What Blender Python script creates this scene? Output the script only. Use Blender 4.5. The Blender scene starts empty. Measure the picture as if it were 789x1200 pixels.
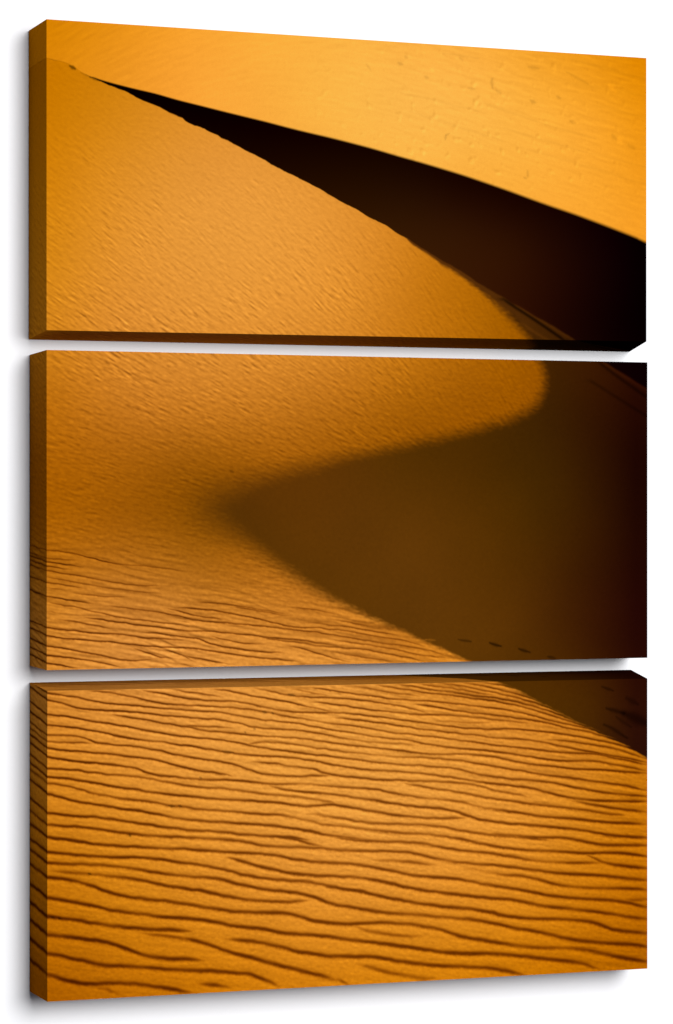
# Three stretched canvases hung one above the other on a white wall; together they carry one
# printed picture of sand dunes.  Units: the layout is written in millimetres, Blender gets metres.
import bpy, math, random
import numpy as np
from mathutils import Matrix, Vector

MM = 0.001
scene = bpy.context.scene
col = scene.collection
rng = np.random.default_rng(7)

# ---------------------------------------------------------------- what is printed on the canvas
# All of this is the flat printed picture, in millimetres on the canvas plane: x to the right, v down.
STROKES = [
 [(-87.4,313.7,0.55),(-33.9,318.7,0.55),(2,322.2,0.55),(32.1,323.5,0.55),(62.3,325.7,0.55)],
 [(188,305.2,0.6),(209.7,305.7,0.6),(225.3,306.9,0.6),(244,308.2,0.6),(265.9,310.2,0.6)],
 [(344.9,258,0.5),(370.3,261.5,0.5),(392.7,266.1,0.5),(405.5,268.7,0.5)],
 [(444.2,256,0.6),(470.1,261,0.6),(496.1,265.7,0.6),(522.2,269.5,0.6),(541.8,272,0.6)],
 [(541.8,255.1,0.8),(564.8,258.3,0.8),(594.5,262.8,0.8),(621.1,266.9,0.8),(654.4,272.8,0.8)],
 [(568.1,306.7,0.4),(594.5,308.9,0.4),(621,311,0.4),(654.3,311.1,0.4)],
 [(644.4,255.8,0.8),(664.4,258,0.8),(681.2,262,0.8),(698,266.9,0.8)],
 [(741.7,337.4,0.8),(765.5,339.8,0.8),(792.7,344.2,0.8),(820.1,348.6,0.8),(847.6,353.3,0.8),(868.2,360,0.8),(895.9,369.1,0.8)],
 [(775.5,425.2,0.85),(799.4,430,0.85),(826.8,435.2,0.85),(854.3,440.1,0.85),(897.5,445.2,0.85)],
 [(-87.6,548.1,1),(-34.1,551.9,1),(1.8,555.5,1),(16.8,557.6,1),(37.9,561.5,1),(65.1,567,1),(92.5,572.1,1),(116.9,576.1,1),(144.5,578.8,1),(172.2,581.3,1),(203.2,584.4,1)],
 [(135.3,583.6,0.5),(166,589.2,0.5),(190.8,593.3,0.5),(212.2,599.5,0.5)],
 [(71.1,653.8,0.45),(92.4,659.3,0.45),(104.6,664.9,0.45)],
 [(319.3,460,0.8),(344.6,463.3,0.8),(363.7,467.6,0.8),(382.9,473,0.8),(398.9,477.8,0.8)],
 [(187.7,592.5,1),(206.3,596.3,1),(228.1,603.2,1),(249.9,611.6,1),(271.8,619.5,1),(297,626.3,1),(322.2,633.8,1),(347.6,641.6,1),(373.1,649.4,1),(398.6,656.1,1),(421.1,662.6,1)],
 [(215.6,656.7,0.8),(237.4,659.6,0.8),(259.2,663.7,0.8)],
 [(473,498.5,0.55),(495.8,499.7,0.55),(521.9,502.8,0.55),(548.1,506.2,0.55),(567.8,508.2,0.55)],
 [(440.6,588,0.5),(463.2,595.9,0.5),(489.1,601.3,0.5),(515.2,605.5,0.5),(544.6,607.2,0.5)],
 [(446.9,642.1,0.5),(469.6,647.2,0.5),(492.3,654.3,0.5),(515.1,660.6,0.5),(541.3,664.9,0.5),(567.6,667.2,0.5)],
 [(411.5,658.3,1),(424.3,663.4,1),(437.2,670,1)],
 [(826.7,477.5,0.8),(861.1,479.4,0.8),(902.7,483,0.8)],
 [(799.3,501.8,0.9),(816.4,511.1,0.9),(833.5,517,0.9),(861.1,522.1,0.9),(902.6,527.4,0.9)],
 [(854.1,570.7,0.4),(881.7,570.9,0.4),(902.5,570.9,0.4)],
 [(-87.3,69.9,0.45),(-33.8,73.8,0.45),(2.1,76.6,0.45),(23.2,78.4,0.45),(41.3,79.1,0.45)],
 [(-87.3,74.5,0.8),(-33.8,78.4,0.8),(2.1,81.2,0.8),(23.2,84.2,0.8),(47.4,88.7,0.8)],
 [(-87.3,80.2,0.65),(-33.8,84.2,0.65),(2.1,87,0.65),(32.2,92.1,0.65)],
 [(-87.3,86.5,0.5),(-33.8,90.5,0.5),(2.1,93.3,0.5),(26.2,97.8,0.5),(50.4,101.7,0.5),(71.6,105.4,0.5),(92.9,109.3,0.5),(117.3,113,0.5),(141.9,114.6,0.5),(160.3,115.3,0.5)],
 [(2.1,102,0.4),(26.2,106.5,0.4),(50.4,111,0.4),(74.6,115.5,0.4),(99,118.6,0.4),(129.6,122.7,0.4),(154.2,124.9,0.4)],
 [(-87.3,102.3,0.5),(-33.8,106.4,0.5),(2.1,109.2,0.5),(29.2,113.7,0.5),(56.4,118.3,0.5)],
 [(2.1,116.4,0.5),(26.2,119.5,0.5)],
 [(-87.3,120.9,0.9),(-33.8,125.1,0.9),(2.1,128,0.9),(20.1,131,0.9),(41.3,134.7,0.9),(65.5,138.1,0.9)],
 [(38.3,124,0.5),(62.5,127.1,0.5),(92.9,129.4,0.5),(117.3,129.6,0.5)],
 [(2.1,148.2,0.55),(17.1,149.8,0.55)],
 [(17.1,158.5,0.6),(44.3,163.1,0.6),(68.5,167.8,0.6),(92.8,172.4,0.6)],
 [(123.4,199.1,0.8),(141.8,205.8,0.8),(160.2,211.3,0.8),(178.8,213.9,0.8)],
 [(-87.3,198.9,0.9),(-33.9,203.4,0.9),(2.1,206.5,0.9),(29.1,209.9,0.9),(56.3,214.1,0.9),(80.6,218.8,0.9),(105,224.1,0.9)],
 [(-87.3,209.2,1),(-33.9,213.8,1),(2,216.9,1),(23.1,220.8,1),(44.2,224.6,1)],
 [(166.4,202,0.7),(181.9,205.2,0.7),(194.2,211.8,0.7),(212.6,219.5,0.7)],
 [(213,137.5,0.5),(250.4,140.5,0.5),(281.8,144.6,0.5),(313.3,150,0.5),(345,155.4,0.5)],
 [(266.1,145.1,0.6),(294.4,148.3,0.6),(322.8,154.5,0.6),(345,157.7,0.6)],
 [(188.1,163.3,0.55),(206.7,165.6,0.55)],
 [(231.6,184.5,0.75),(247.2,187.6,0.75),(262.9,192.2,0.75),(284.9,195.5,0.75),(306.9,196.4,0.75)],
 [(188.1,208.8,0.95),(209.8,213.6,0.95),(234.7,217.8,0.95),(259.7,222.9,0.95)],
 [(188.1,220.5,0.8),(206.7,224.7,0.8)],
 [(351.4,145.9,0.5),(383.2,149.2,0.5),(415.3,155.5,0.5)],
 [(412.1,162.9,0.5),(444.3,169.3,0.5),(470.2,174.1,0.5)],
 [(412.1,191.3,0.65),(444.3,196.3,0.65),(476.7,201.2,0.65),(509.2,207.1,0.65),(541.9,214.2,0.65),(581.4,219.4,0.65)],
 [(412.1,207.8,0.7),(444.3,214.2,0.7),(476.6,219.2,0.7),(505.9,223.9,0.7)],
 [(-87.4,322,0.85),(-34,327.1,0.85),(2,330.6,0.85),(26,334.1,0.85),(50.2,336.5,0.85),(77.5,339.5,0.85),(107.9,343.8,0.85),(135.5,347.4,0.85),(153.9,350,0.85),(169.4,354.8,0.85),(191,361.55,0.85),(206.5,365.2,0.85),(228.3,368.8,0.85),(250.2,372.3,0.85),(265.8,375.1,0.85)],
 [(-87.5,407.4,0.9),(-34,412.8,0.9),(1.9,416.6,0.9),(25.9,420.9,0.9),(50.1,423.4,0.9),(74.4,426,0.9),(98.7,429.7,0.9),(117,433.8,0.9),(141.6,437.3,0.9),(166.2,441.9,0.9),(190.9,446,0.88),(212.7,447.9,0.85),(243.8,450.5,0.85),(275.1,455.1,0.85),(297.2,458.3,0.85),(322.4,459.8,0.85),(351,463.2,0.85),(376.5,466.2,0.85)],
 [(-87.5,424,0.8),(-34,429.5,0.8),(1.9,433.3,0.8),(25.9,435.3,0.8),(50.1,438.5,0.8),(74.3,441.6,0.8),(92.6,445.2,0.8),(107.9,447.8,0.8),(135.4,451.7,0.8),(166.2,454.2,0.8),(190.9,456.6,0.65),(215.8,459.3,0.5),(250.1,461.4,0.5)],
 [(181.8,256.4,0.6),(188,257.7,0.6),(212.9,261.4,0.6),(250.3,267.1,0.6)],
 [(239.3,256.6,0.95),(262.8,260,0.95),(284.8,264.9,0.95),(306.8,269.7,0.95),(335.3,274.8,0.95),(360.8,279.1,0.95),(368.75,281.1,0.72),(383.1,284.7,0.5),(402.3,289,0.5),(421.6,293,0.5)],
 [(297.4,256.2,0.75),(319.5,261.1,0.75),(338.5,265.9,0.75),(364,269.1,0.75),(389.5,270.2,0.75),(415.2,272.05,0.75),(437.7,273.6,0.75),(463.6,276.8,0.75),(489.5,280.9,0.75),(512.4,285.3,0.75),(532,289.3,0.75),(551.6,294.3,0.75)],
 [(476.6,255.1,0.85),(505.9,260.2,0.85),(532,264.3,0.85),(558.3,268.1,0.85),(587.9,271.4,0.85),(614.4,275,0.85),(649.4,280.6,0.85),(667.8,283.7,0.85),(691.2,287.5,0.85),(718.1,294.8,0.85),(745.2,303.1,0.85),(768.9,310.4,0.85),(792.8,318,0.85),(813.3,325.6,0.85)],
 [(509.1,255.1,0.8),(538.6,259.3,0.8),(568.1,264.4,0.8),(594.5,267.9,0.8),(621.1,272.4,0.8),(649.4,275.7,0.82),(667.8,278.5,0.85),(694.6,283.6,0.85),(721.5,290.3,0.85),(745.2,297.6,0.85),(765.5,305.1,0.85),(782.5,312.5,0.85)],
 [(574.7,254.8,0.8),(601.2,258.1,0.8),(627.7,262.5,0.8),(649.4,267.5,0.82),(671.1,272.5,0.85),(698,279.1,0.85),(721.5,284.8,0.85),(745.2,293.3,0.85),(760.5,299.4,0.85)],
 [(607.8,254.5,0.8),(634.4,257.5,0.8),(649.4,261.4,0.82),(664.4,265.3,0.85),(684.5,270.6,0.85),(704.7,276.2,0.85),(724.9,282.4,0.85)],
 [(518.7,393,0.75),(541.6,397.3,0.75),(567.9,402,0.75),(594.3,407.4,0.75),(620.8,411.2,0.75),(649.15,418.3,0.72),(667.5,420.9,0.7),(694.4,424.8,0.7),(721.3,429.3,0.7),(748.4,432.6,0.7),(775.5,436,0.7),(802.8,439.9,0.7),(830.2,445.5,0.7),(861.2,448.7,0.7)],
 [(644.1,467.3,0.85),(670.8,470.7,0.85),(697.7,473.2,0.85),(721.2,476.4,0.85),(744.9,477,0.85),(772.1,478.7,0.85),(799.3,485.2,0.85),(826.7,489.9,0.85),(861.1,491.8,0.85),(902.6,493.3,0.85)],
 [(-87.6,571.8,1),(-34.1,575.8,1),(1.8,579.5,1),(25.8,583.2,1),(50,587.5,1),(74.2,591.8,1),(95.5,596.9,1),(110.8,603.5,1),(129.1,611.6,1),(147.5,616.9,1),(169.1,620,1),(190.75,621.65,0.95),(206.3,622.7,0.9),(221.8,624.7,0.9)],
 [(-87.6,596.8,1),(-34.2,600.8,1),(1.7,604.6,1),(22.8,609.3,1),(46.9,616.3,1),(68.1,622.3,1),(86.4,626.1,1),(110.7,627.3,1),(135.2,630.3,1),(166,633.9,1),(190.75,637.2,1),(212.5,638.3,1),(237.4,640.5,1),(262.4,643.2,1),(284.4,646.1,1),(300.1,651,1),(315.9,658.4,1),(331.7,665.7,1)],
 [(411.7,464.2,0.85),(434.3,468,0.85),(460.1,471.1,0.85),(492.5,473.1,0.85),(525.2,475.2,0.85),(551.4,479.2,0.85),(574.4,483.7,0.85),(597.5,488.5,0.85),(624,492.2,0.85),(649.05,495.4,0.82),(667.4,498.7,0.8),(694.2,504,0.8),(721.2,509,0.8),(748.2,511.5,0.8),(775.4,514.1,0.8),(802.7,515.2,0.8),(826.7,516.1,0.8)],
 [(581,468.8,0.85),(607.5,474.3,0.85),(634,480.4,0.85),(649.05,484,0.88),(667.4,487.7,0.9),(694.3,491.7,0.9),(721.2,494.3,0.9),(748.3,496.2,0.9),(778.8,498.9,0.9),(799.3,501.2,0.9),(826.7,501,0.9),(861.1,503.5,0.9),(902.6,510,0.9)],
 [(607.4,515.2,0.35),(640.6,519.6,0.35),(655.7,524.25,0.57),(674.1,527,0.8),(700.9,530.5,0.8),(724.5,535.1,0.8),(744.8,541.5,0.8),(768.5,546.7,0.8),(792.4,549.6,0.8),(826.6,552.2,0.8),(861,553.6,0.8),(902.5,557.5,0.8)],
 [(172.6,145.6,0.9),(191.2,150.6,0.8),(213,156.3,0.7),(237.9,159.5,0.7),(256.6,161.8,0.7)],
 [(56.4,157.5,0.8),(86.8,161.3,0.8),(111.2,165.4,0.8),(135.7,168.6,0.8),(166.4,171.9,0.8),(191.2,176.15,0.8),(219.2,176.9,0.8),(244.1,178.7,0.8),(266,181.1,0.8),(294.3,183.8,0.8),(322.7,187.1,0.8),(357.7,190.6,0.8),(389.6,195.5,0.8),(418.5,198.9,0.8)],
 [(-87.3,162.5,0.85),(-33.8,166.8,0.85),(2.1,169.9,0.85),(26.1,173.1,0.85),(50.3,175.4,0.85),(71.5,178.6,0.77),(92.8,178.8,0.7),(114.2,181.4,0.7),(135.7,184.6,0.7),(166.4,186.5,0.7),(194.3,188.7,0.7)],
 [(-87.3,172.5,0.85),(-33.8,176.9,0.85),(2.1,180,0.85),(17.1,183.1,0.85),(32.2,185.6,0.85),(56.4,187.1,0.85),(86.7,189.2,0.85),(117.3,193.7,0.85),(141.8,196.4,0.85),(166.4,198.2,0.85),(191.2,198.6,0.88),(212.9,200.4,0.9),(237.8,205.2,0.9),(262.9,208.5,0.9),(291.1,213.3,0.9),(322.7,216.8,0.9),(357.6,220.3,0.9)],
 [(-87.3,186.8,1),(-33.9,191.3,1),(2.1,194.4,1),(26.1,198.2,1),(50.3,202.4,1),(74.5,207.1,1),(92.8,211.7,1),(108.1,215.2,0.85),(129.5,216.1,0.7),(147.9,214,0.7)],
 [(297.5,183.8,0.6),(329.1,190.2,0.6),(360.9,195.1,0.6),(392.8,200,0.6),(413.65,201.5,0.68),(441,203.7,0.75),(470.2,207.1,0.75),(486.4,210.4,0.75),(515.7,216.8,0.75),(548.5,222.5,0.75)],
 [(344.9,199.3,0.85),(376.8,205.7,0.85),(402.4,213.6,0.85),(416.85,217.55,0.77),(437.8,222.8,0.7)],
 [(364.1,166.9,0.5),(392.8,168.7,0.5),(415.3,171.2,0.53),(444.3,175.3,0.55),(476.7,180.8,0.55),(509.2,186,0.55)],
 [(-87.4,257.8,0.95),(-33.9,262.6,0.95),(2,265.9,0.95),(17,269.7,0.95),(32.1,273.8,0.95),(44.2,276.6,0.95),(59.3,280.4,0.95),(80.6,282.6,0.95),(108,284.1,0.95),(135.6,286.1,0.95),(160.2,290.2,0.95),(191.1,292.95,0.9),(212.8,294.9,0.85),(237.7,297.8,0.85),(265.9,301.4,0.85),(281.6,305.3,0.85),(300.5,309.9,0.85),(325.8,312.2,0.85),(351.2,314.6,0.85),(383,318.9,0.85),(415.1,325.4,0.62),(444.1,330.9,0.4),(476.5,334.7,0.4),(509,337.6,0.4),(541.7,340.9,0.4)],
 [(-87.4,277.8,0.95),(-33.9,282.7,0.95),(2,286.1,0.95),(26.1,288.1,0.95),(53.2,293,0.95),(80.5,298.6,0.95),(104.9,302.9,0.95),(132.5,308.5,0.95),(160.1,314.2,0.95),(191.05,319.45,0.93),(212.8,322.2,0.9),(240.8,324.9,0.9),(269,329.2,0.9),(281.6,331.9,0.9),(294.2,335.4,0.9),(319.4,339.6,0.9),(344.8,343.9,0.9),(376.6,348,0.9),(415.1,353.6,0.88),(437.6,356.8,0.85),(463.5,361.1,0.85),(489.4,364.2,0.85),(518.8,366.8,0.85),(548.3,369.7,0.85),(574.6,372,0.85),(597.7,374.4,0.85),(614.3,379.1,0.85),(634.2,384.3,0.85),(649.2,386.55,0.82),(670.9,389.3,0.8),(697.8,393.1,0.8),(724.7,396,0.8),(748.4,399.2,0.8),(772.2,404.5,0.8),(796,409.5,0.8),(823.4,414.4,0.8),(854.3,418.4,0.8),(897.6,422.9,0.8)],
 [(-87.4,305.4,0.6),(-33.9,310.4,0.6),(2,313.8,0.6),(20,313.7,0.6),(38.1,315,0.6),(56.2,318.6,0.6),(62.3,323.55,0.7),(92.7,328.3,0.8),(123.3,331.7,0.8),(147.8,335.5,0.8),(169.4,340.7,0.8),(191,346,0.85),(212.8,349.5,0.9),(237.7,354,0.9),(262.7,358.2,0.9),(278.4,363.7,0.9),(291,369.1,0.9),(306.7,373.4,0.9),(332,377.1,0.9),(363.8,378.9,0.9),(389.4,379.3,0.9),(408.6,378.7,0.9)],
 [(-87.4,348.6,0.85),(-34,353.8,0.85),(1.9,357.4,0.85),(20,359.4,0.85),(47.1,361.9,0.85),(74.4,366.1,0.85),(92.7,368.7,0.68),(123.2,371.6,0.5),(147.8,376.1,0.5),(172.4,381.2,0.5),(191,385.9,0.62),(218.9,389.4,0.75),(250.1,392.4,0.75),(278.4,396.2,0.75),(297.2,399.1,0.75),(319.3,402.5,0.62),(344.7,405,0.5),(376.5,409.6,0.5),(402.1,414,0.5),(421.4,420,0.5)],
 [(-87.4,360.1,0.95),(-34,365.3,0.95),(1.9,369,0.95),(26,372,0.95),(47.1,374.6,0.95),(68.3,379.3,0.95),(92.7,384.7,0.95),(114,388.5,0.95),(141.6,392.9,0.95),(169.3,397.5,0.95),(191,400.15,0.93),(212.7,403,0.9),(237.6,405.8,0.9),(265.8,407.9,0.9),(294.1,410.6,0.9),(322.5,413.2,0.9),(351,417.1,0.9),(376.5,420.6,0.9),(403.7,419.45,0.88),(415,419.5,0.85),(431.1,422.4,0.85),(453.7,427,0.85),(476.3,431.7,0.85),(502.4,436.1,0.85),(528.5,440,0.85),(554.7,442.4,0.85),(587.7,444.4,0.85),(614.2,444.1,0.85)],
 [(-87.5,382.1,0.9),(-34,387.5,0.9),(1.9,391.2,0.9),(13.9,393.9,0.9),(26,400,0.9),(41.1,403.4,0.9),(68.3,407.8,0.9),(92.6,412.6,0.9),(123.2,417.7,0.9),(147.7,422,0.9),(169.3,426.8,0.9),(190.95,431.6,0.93),(212.7,434.7,0.95),(243.8,437.8,0.95),(275.2,440.4,0.95),(306.7,443.5,0.95),(338.3,447.9,0.95),(366.9,452.4,0.95),(389.3,457.7,0.95),(414.9,462.95,0.88),(437.5,466.3,0.8),(463.3,469.3,0.8)],
 [(135.6,255.5,0.85),(154,259.3,0.85),(172.5,262.9,0.85),(191.1,267.25,0.82),(212.8,270.2,0.8),(244,272,0.8),(275.3,275,0.8),(297.4,279,0.8),(322.6,285.8,0.8),(348,289,0.8),(389.5,292.3,0.8),(413.55,292.2,0.82),(437.7,294.2,0.85),(463.6,297.8,0.85),(489.5,301.1,0.85),(518.9,305.3,0.85),(541.8,307.7,0.85),(568.1,312.2,0.85),(594.5,316.4,0.85),(621,319.2,0.85),(649.3,320.75,0.85),(671,321,0.85),(694.5,321.8,0.85),(721.5,324.9,0.85),(751.9,328.4,0.85),(779.1,333.1,0.85),(806.4,337.7,0.85),(833.8,343.7,0.85),(861.4,350.5,0.85),(882.1,357.3,0.85),(892.5,363.1,0.85)],
 [(281.6,332.8,0.65),(306.8,330.1,0.65),(332.1,331.4,0.65),(357.5,335.6,0.65),(389.4,340,0.65),(415.1,344.35,0.57),(440.9,347.9,0.5),(470,351,0.5),(496,354.7,0.5),(525.3,356.7,0.68),(558.1,358.8,0.85),(587.8,361.7,0.85),(614.3,365.5,0.85),(634.2,369.1,0.85),(649.2,372.1,0.88),(671,375.3,0.9),(694.4,380.2,0.9),(718,385.1,0.9),(745,389.6,0.9),(772.2,392.8,0.9),(796.1,396.6,0.9),(823.4,400.5,0.9),(847.5,404.3,0.9),(871.6,408.7,0.9),(897.6,414.5,0.9)],
 [(294.1,356.7,0.75),(319.4,359.5,0.75),(344.7,363.8,0.75),(370.2,367.7,0.75),(389.4,371,0.75),(405.4,376.8,0.75),(415,379.45,0.85),(437.6,381.6,0.95),(463.4,384.7,0.95),(486.2,387.5,0.95),(508.9,388.8,0.8),(541.7,390.3,0.65),(574.5,392.2,0.65),(601,395.1,0.65),(627.5,398.3,0.65),(649.2,405.05,0.6),(664.2,408.6,0.55),(691,413.4,0.55),(711.2,418,0.55)],
 [(317.8,390,0.85),(328.8,394.2,0.85),(351.1,398.4,0.85),(376.6,401.6,0.85),(415,405.55,0.9),(437.6,408.8,0.95),(463.4,413.2,0.95),(489.4,418.3,0.95),(515.4,423,0.95),(538.3,426.1,0.95),(561.3,428.4,0.95),(587.7,432.9,0.95),(607.5,438.1,0.95),(620.8,444,0.95),(649.1,450.25,0.93),(670.8,453.3,0.9),(697.7,456.4,0.9),(724.6,458.8,0.9),(751.7,462.2,0.9),(778.9,465.3,0.9),(802.8,469.2,0.9),(823.3,474.5,0.9),(847.3,477.9,0.9),(874.9,481,0.9),(897.5,483.7,0.9)],
 [(373.3,430.3,0.75),(402.1,434.3,0.75),(415,436.65,0.8),(431.1,439.7,0.85),(453.7,445,0.85),(477.95,447.95,0.8),(508.9,449.6,0.75),(538.3,451.2,0.75),(564.6,453.9,0.75),(587.7,457.1,0.75),(607.5,462.4,0.75),(634.1,466.3,0.75),(649.1,469.05,0.78),(664.1,471.7,0.8),(690.9,473.6,0.8),(717.9,477.3,0.8),(741.5,480,0.8)],
 [(187.8,455.6,0.75),(218.9,459,0.75),(243.85,461.15,0.78),(275.1,464.4,0.8),(294,468.9,0.8),(322.4,473.8,0.8),(344.6,475.8,0.8),(376.5,477.3,0.8),(402.1,480.3,0.8),(416.5,482.35,0.82),(437.5,484,0.85),(463.3,485.6,0.85),(489.3,486.5,0.85),(515.3,488.1,0.85),(538.2,492,0.85),(554.6,496.5,0.85),(581,502.7,0.85),(607.4,507.3,0.85),(649,511.55,0.88),(667.4,514.2,0.9),(694.2,518,0.9),(721.2,522.7,0.9),(748.2,526.9,0.9),(778.8,530.5,0.9),(806.1,532.3,0.9),(833.5,535.2,0.9),(861,539.4,0.9),(902.6,543.9,0.9)],
 [(379.9,256.9,0.8),(408.7,261.3,0.8),(415.2,261.9,0.8),(431.3,264.5,0.8),(457.1,268.6,0.8),(486.3,272.7,0.8),(515.6,276.3,0.8),(548.4,279.1,0.8),(574.7,281.2,0.8),(601.1,284.1,0.8),(634.3,288.5,0.8),(649.35,290.9,0.85),(667.7,293.2,0.9),(691.2,296.4,0.9),(718.1,303.1,0.9),(738.4,309.1,0.9),(762.1,314.2,0.9),(785.9,319.4,0.9),(813.3,326.2,0.9),(837.3,335.1,0.9)],
 [(383.4,276.6,0.8),(408.7,279.8,0.8),(415.2,281,0.85),(431.3,282.7,0.9),(450.6,286.7,0.9),(473.3,290.5,0.82),(499.3,292.6,0.75),(525.4,296.1,0.75),(551.6,298.2,0.75),(581.3,298.9,0.75),(607.7,301.6,0.75),(634.3,304.3,0.75),(649.3,306.45,0.62),(671.1,309.4,0.5),(694.5,311.1,0.5),(711.4,313.7,0.5)],
 [(535.3,283.4,0.95),(558.2,286.3,0.95),(581.3,291,0.95),(607.7,294.6,0.95),(634.3,298.5,0.95),(649.3,300.1,0.88),(671.1,303,0.8),(697.9,306.6,0.8),(724.9,311.2,0.8),(751.9,316.1,0.8),(768.9,322.5,0.78),(792.8,325.7,0.75),(820.1,332.5,0.75),(844.1,339.9,0.75),(864.8,348.2,0.75)],
 [(411.9,298.7,0.85),(437.7,301.7,0.85),(460.3,305.2,0.85),(486.3,308.5,0.85),(509.1,312.3,0.85),(535.2,316.6,0.85),(561.5,320.2,0.85),(587.8,323.9,0.85),(614.3,326.9,0.85),(649.3,331.25,0.8),(664.3,333.6,0.75),(684.4,334.7,0.75),(704.6,336.4,0.75),(724.8,339.4,0.8),(745.1,344.5,0.85),(772.3,349.8,0.85),(799.5,355.1,0.85),(826.9,360.5,0.85),(847.5,364.1,0.85),(875.1,369.5,0.85),(897.7,374.1,0.85)],
 [(7.8,494.6,0.5),(41,499.3,0.5),(62.2,501.1,0.5),(91,505,0.65),(117,509.1,0.8),(138.4,513.4,0.8),(159.9,519.6,0.8),(190.85,525.25,0.85),(209.5,528.1,0.9),(234.4,533.5,0.9),(259.4,540.5,0.9),(281.3,544.6,0.82),(306.5,547.8,0.75),(328.7,549.9,0.75),(350.9,551.2,0.75),(376.4,549.9,0.75)],
 [(-87.6,624.8,1),(-34.2,629,1),(1.7,632.8,1),(19.8,639.5,1),(37.8,645.7,1),(62,649,0.9),(86.3,648.8,0.8),(107.7,649.9,0.8),(132.2,653.5,0.8),(156.7,657.7,0.8),(178.3,662.4,0.8),(192.25,665.6,0.7),(206.2,667.9,0.6)],
 [(256.3,486.7,0.9),(278.3,492,0.9),(303.4,500.3,0.9),(325.6,505.6,0.9),(347.8,511,0.9),(376.4,515.7,0.9),(416.5,518.65,0.9),(437.4,519.9,0.9),(460,523.2,0.9),(486,528.5,0.9),(508.8,534.8,0.9),(531.6,540.3,0.9),(557.9,545,0.9),(584.2,549.4,0.9),(610.7,553.3,0.9),(648.95,558.5,0.88),(670.7,560.4,0.85),(694.1,563.8,0.85),(717.7,570.6,0.85),(744.7,575.2,0.85),(771.9,578.5,0.85),(799.2,582.8,0.85),(826.5,587.1,0.85),(854,592.9,0.85),(878.2,597.7,0.85),(902.5,599.4,0.85)],
 [(256.2,597.2,0.95),(278.1,600.6,0.95),(303.3,604.5,0.95),(328.6,610.4,0.95),(354,617.6,0.95),(379.5,623.9,0.95),(405.1,628.1,0.95),(416.3,628.65,0.95),(434.1,630.4,0.95),(456.7,630.9,0.95),(479.3,633.8,0.95),(505.3,639.6,0.95),(531.5,644.2,0.95),(557.7,648.3,0.95),(587.4,651.3,0.95),(613.8,653.5,0.95),(648.8,657.55,0.95),(663.8,659.7,0.95),(683.9,664,0.95),(700.7,669.2,0.95)],
 [(-87.2,59.3,0.4),(-33.8,63.2,0.4),(2.2,65.9,0.4),(20.2,67.4,0.4),(38.3,70.4,0.4),(59.5,75.95,0.65),(71.6,79.2,0.9),(86.8,83.1,0.9),(102.1,85.2,0.62),(117.3,86.7,0.35),(141.9,88.9,0.35),(166.5,91.4,0.35),(194.4,95,0.35)],
 [(2.1,135.8,0.55),(23.2,139.7,0.55),(44.3,143.4,0.55),(62.45,147.8,0.53),(86.8,153.45,0.55),(111.2,158.7,0.6),(135.7,161.3,0.6),(166.5,165.1,0.6),(191.2,168.5,0.55),(206.7,171.5,0.5)],
 [(89.8,141.8,0.6),(111.2,144.4,0.6),(135.7,147.3,0.6),(160.3,150.7,0.6),(191.2,157.1,0.68),(219.2,163.7,0.75),(250.4,165.5,0.75),(281.7,168.9,0.75),(313.3,171.6,0.75),(345,175.6,0.75),(383.2,180.5,0.75),(413.7,184.65,0.68),(444.3,190.3,0.6),(483.2,196.8,0.6),(519,201.8,0.6),(551.8,206.8,0.6),(581.4,216.3,0.6)],
 [(135.7,177.3,0.7),(166.4,180.7,0.7),(191.2,184.05,0.77),(206.7,185,0.85),(222.3,189.3,0.85),(230.05,194,0.9),(253.5,199.5,0.95),(281.7,203.7,0.95),(310.1,207.1,0.95),(338.6,208.7,0.95)],
 [(188.1,144.9,0.9),(213,146.3,0.9),(237.9,149.2,0.9),(259.8,153.3,0.9),(281.8,157,0.9),(300.7,160.8,0.9),(311.7,163,0.85),(329.1,167.9,0.8),(351.3,172.7,0.8),(376.8,174.5,0.8),(413.7,176.4,0.7),(450.8,182.9,0.6),(489.7,189.4,0.6),(528.8,195.9,0.6),(548.5,202.2,0.6)],
 [(60.8,255.2,0.5),(77.5,256.7,0.5),(98.9,260,0.5),(109.55,262.95,0.62),(141.7,269.3,0.75),(169.4,275.2,0.75),(191.1,277.05,0.78),(215.9,278.2,0.8),(244,280.2,0.8),(269.1,283.1,0.8),(294.2,285.7,0.8),(313.1,288.5,0.8),(332.1,293.4,0.8),(352.8,296.8,0.62),(363.9,299.1,0.45),(402.3,306,0.45),(413.5,307.45,0.65),(437.7,310.4,0.85),(460.3,314.2,0.85),(483,318.9,0.85),(509,322.6,0.85),(535.2,325.6,0.85),(561.5,329.3,0.85),(587.8,332.9,0.85),(614.3,337.2,0.85),(649.3,342.2,0.85),(671,344.8,0.85),(697.8,347.9,0.85),(728.2,352.3,0.85),(755.3,355.5,0.85),(785.9,358.2,0.85),(813.2,359.5,0.85),(833.8,363.7,0.85),(861.3,370,0.85),(897.6,377.9,0.85)],
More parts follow.
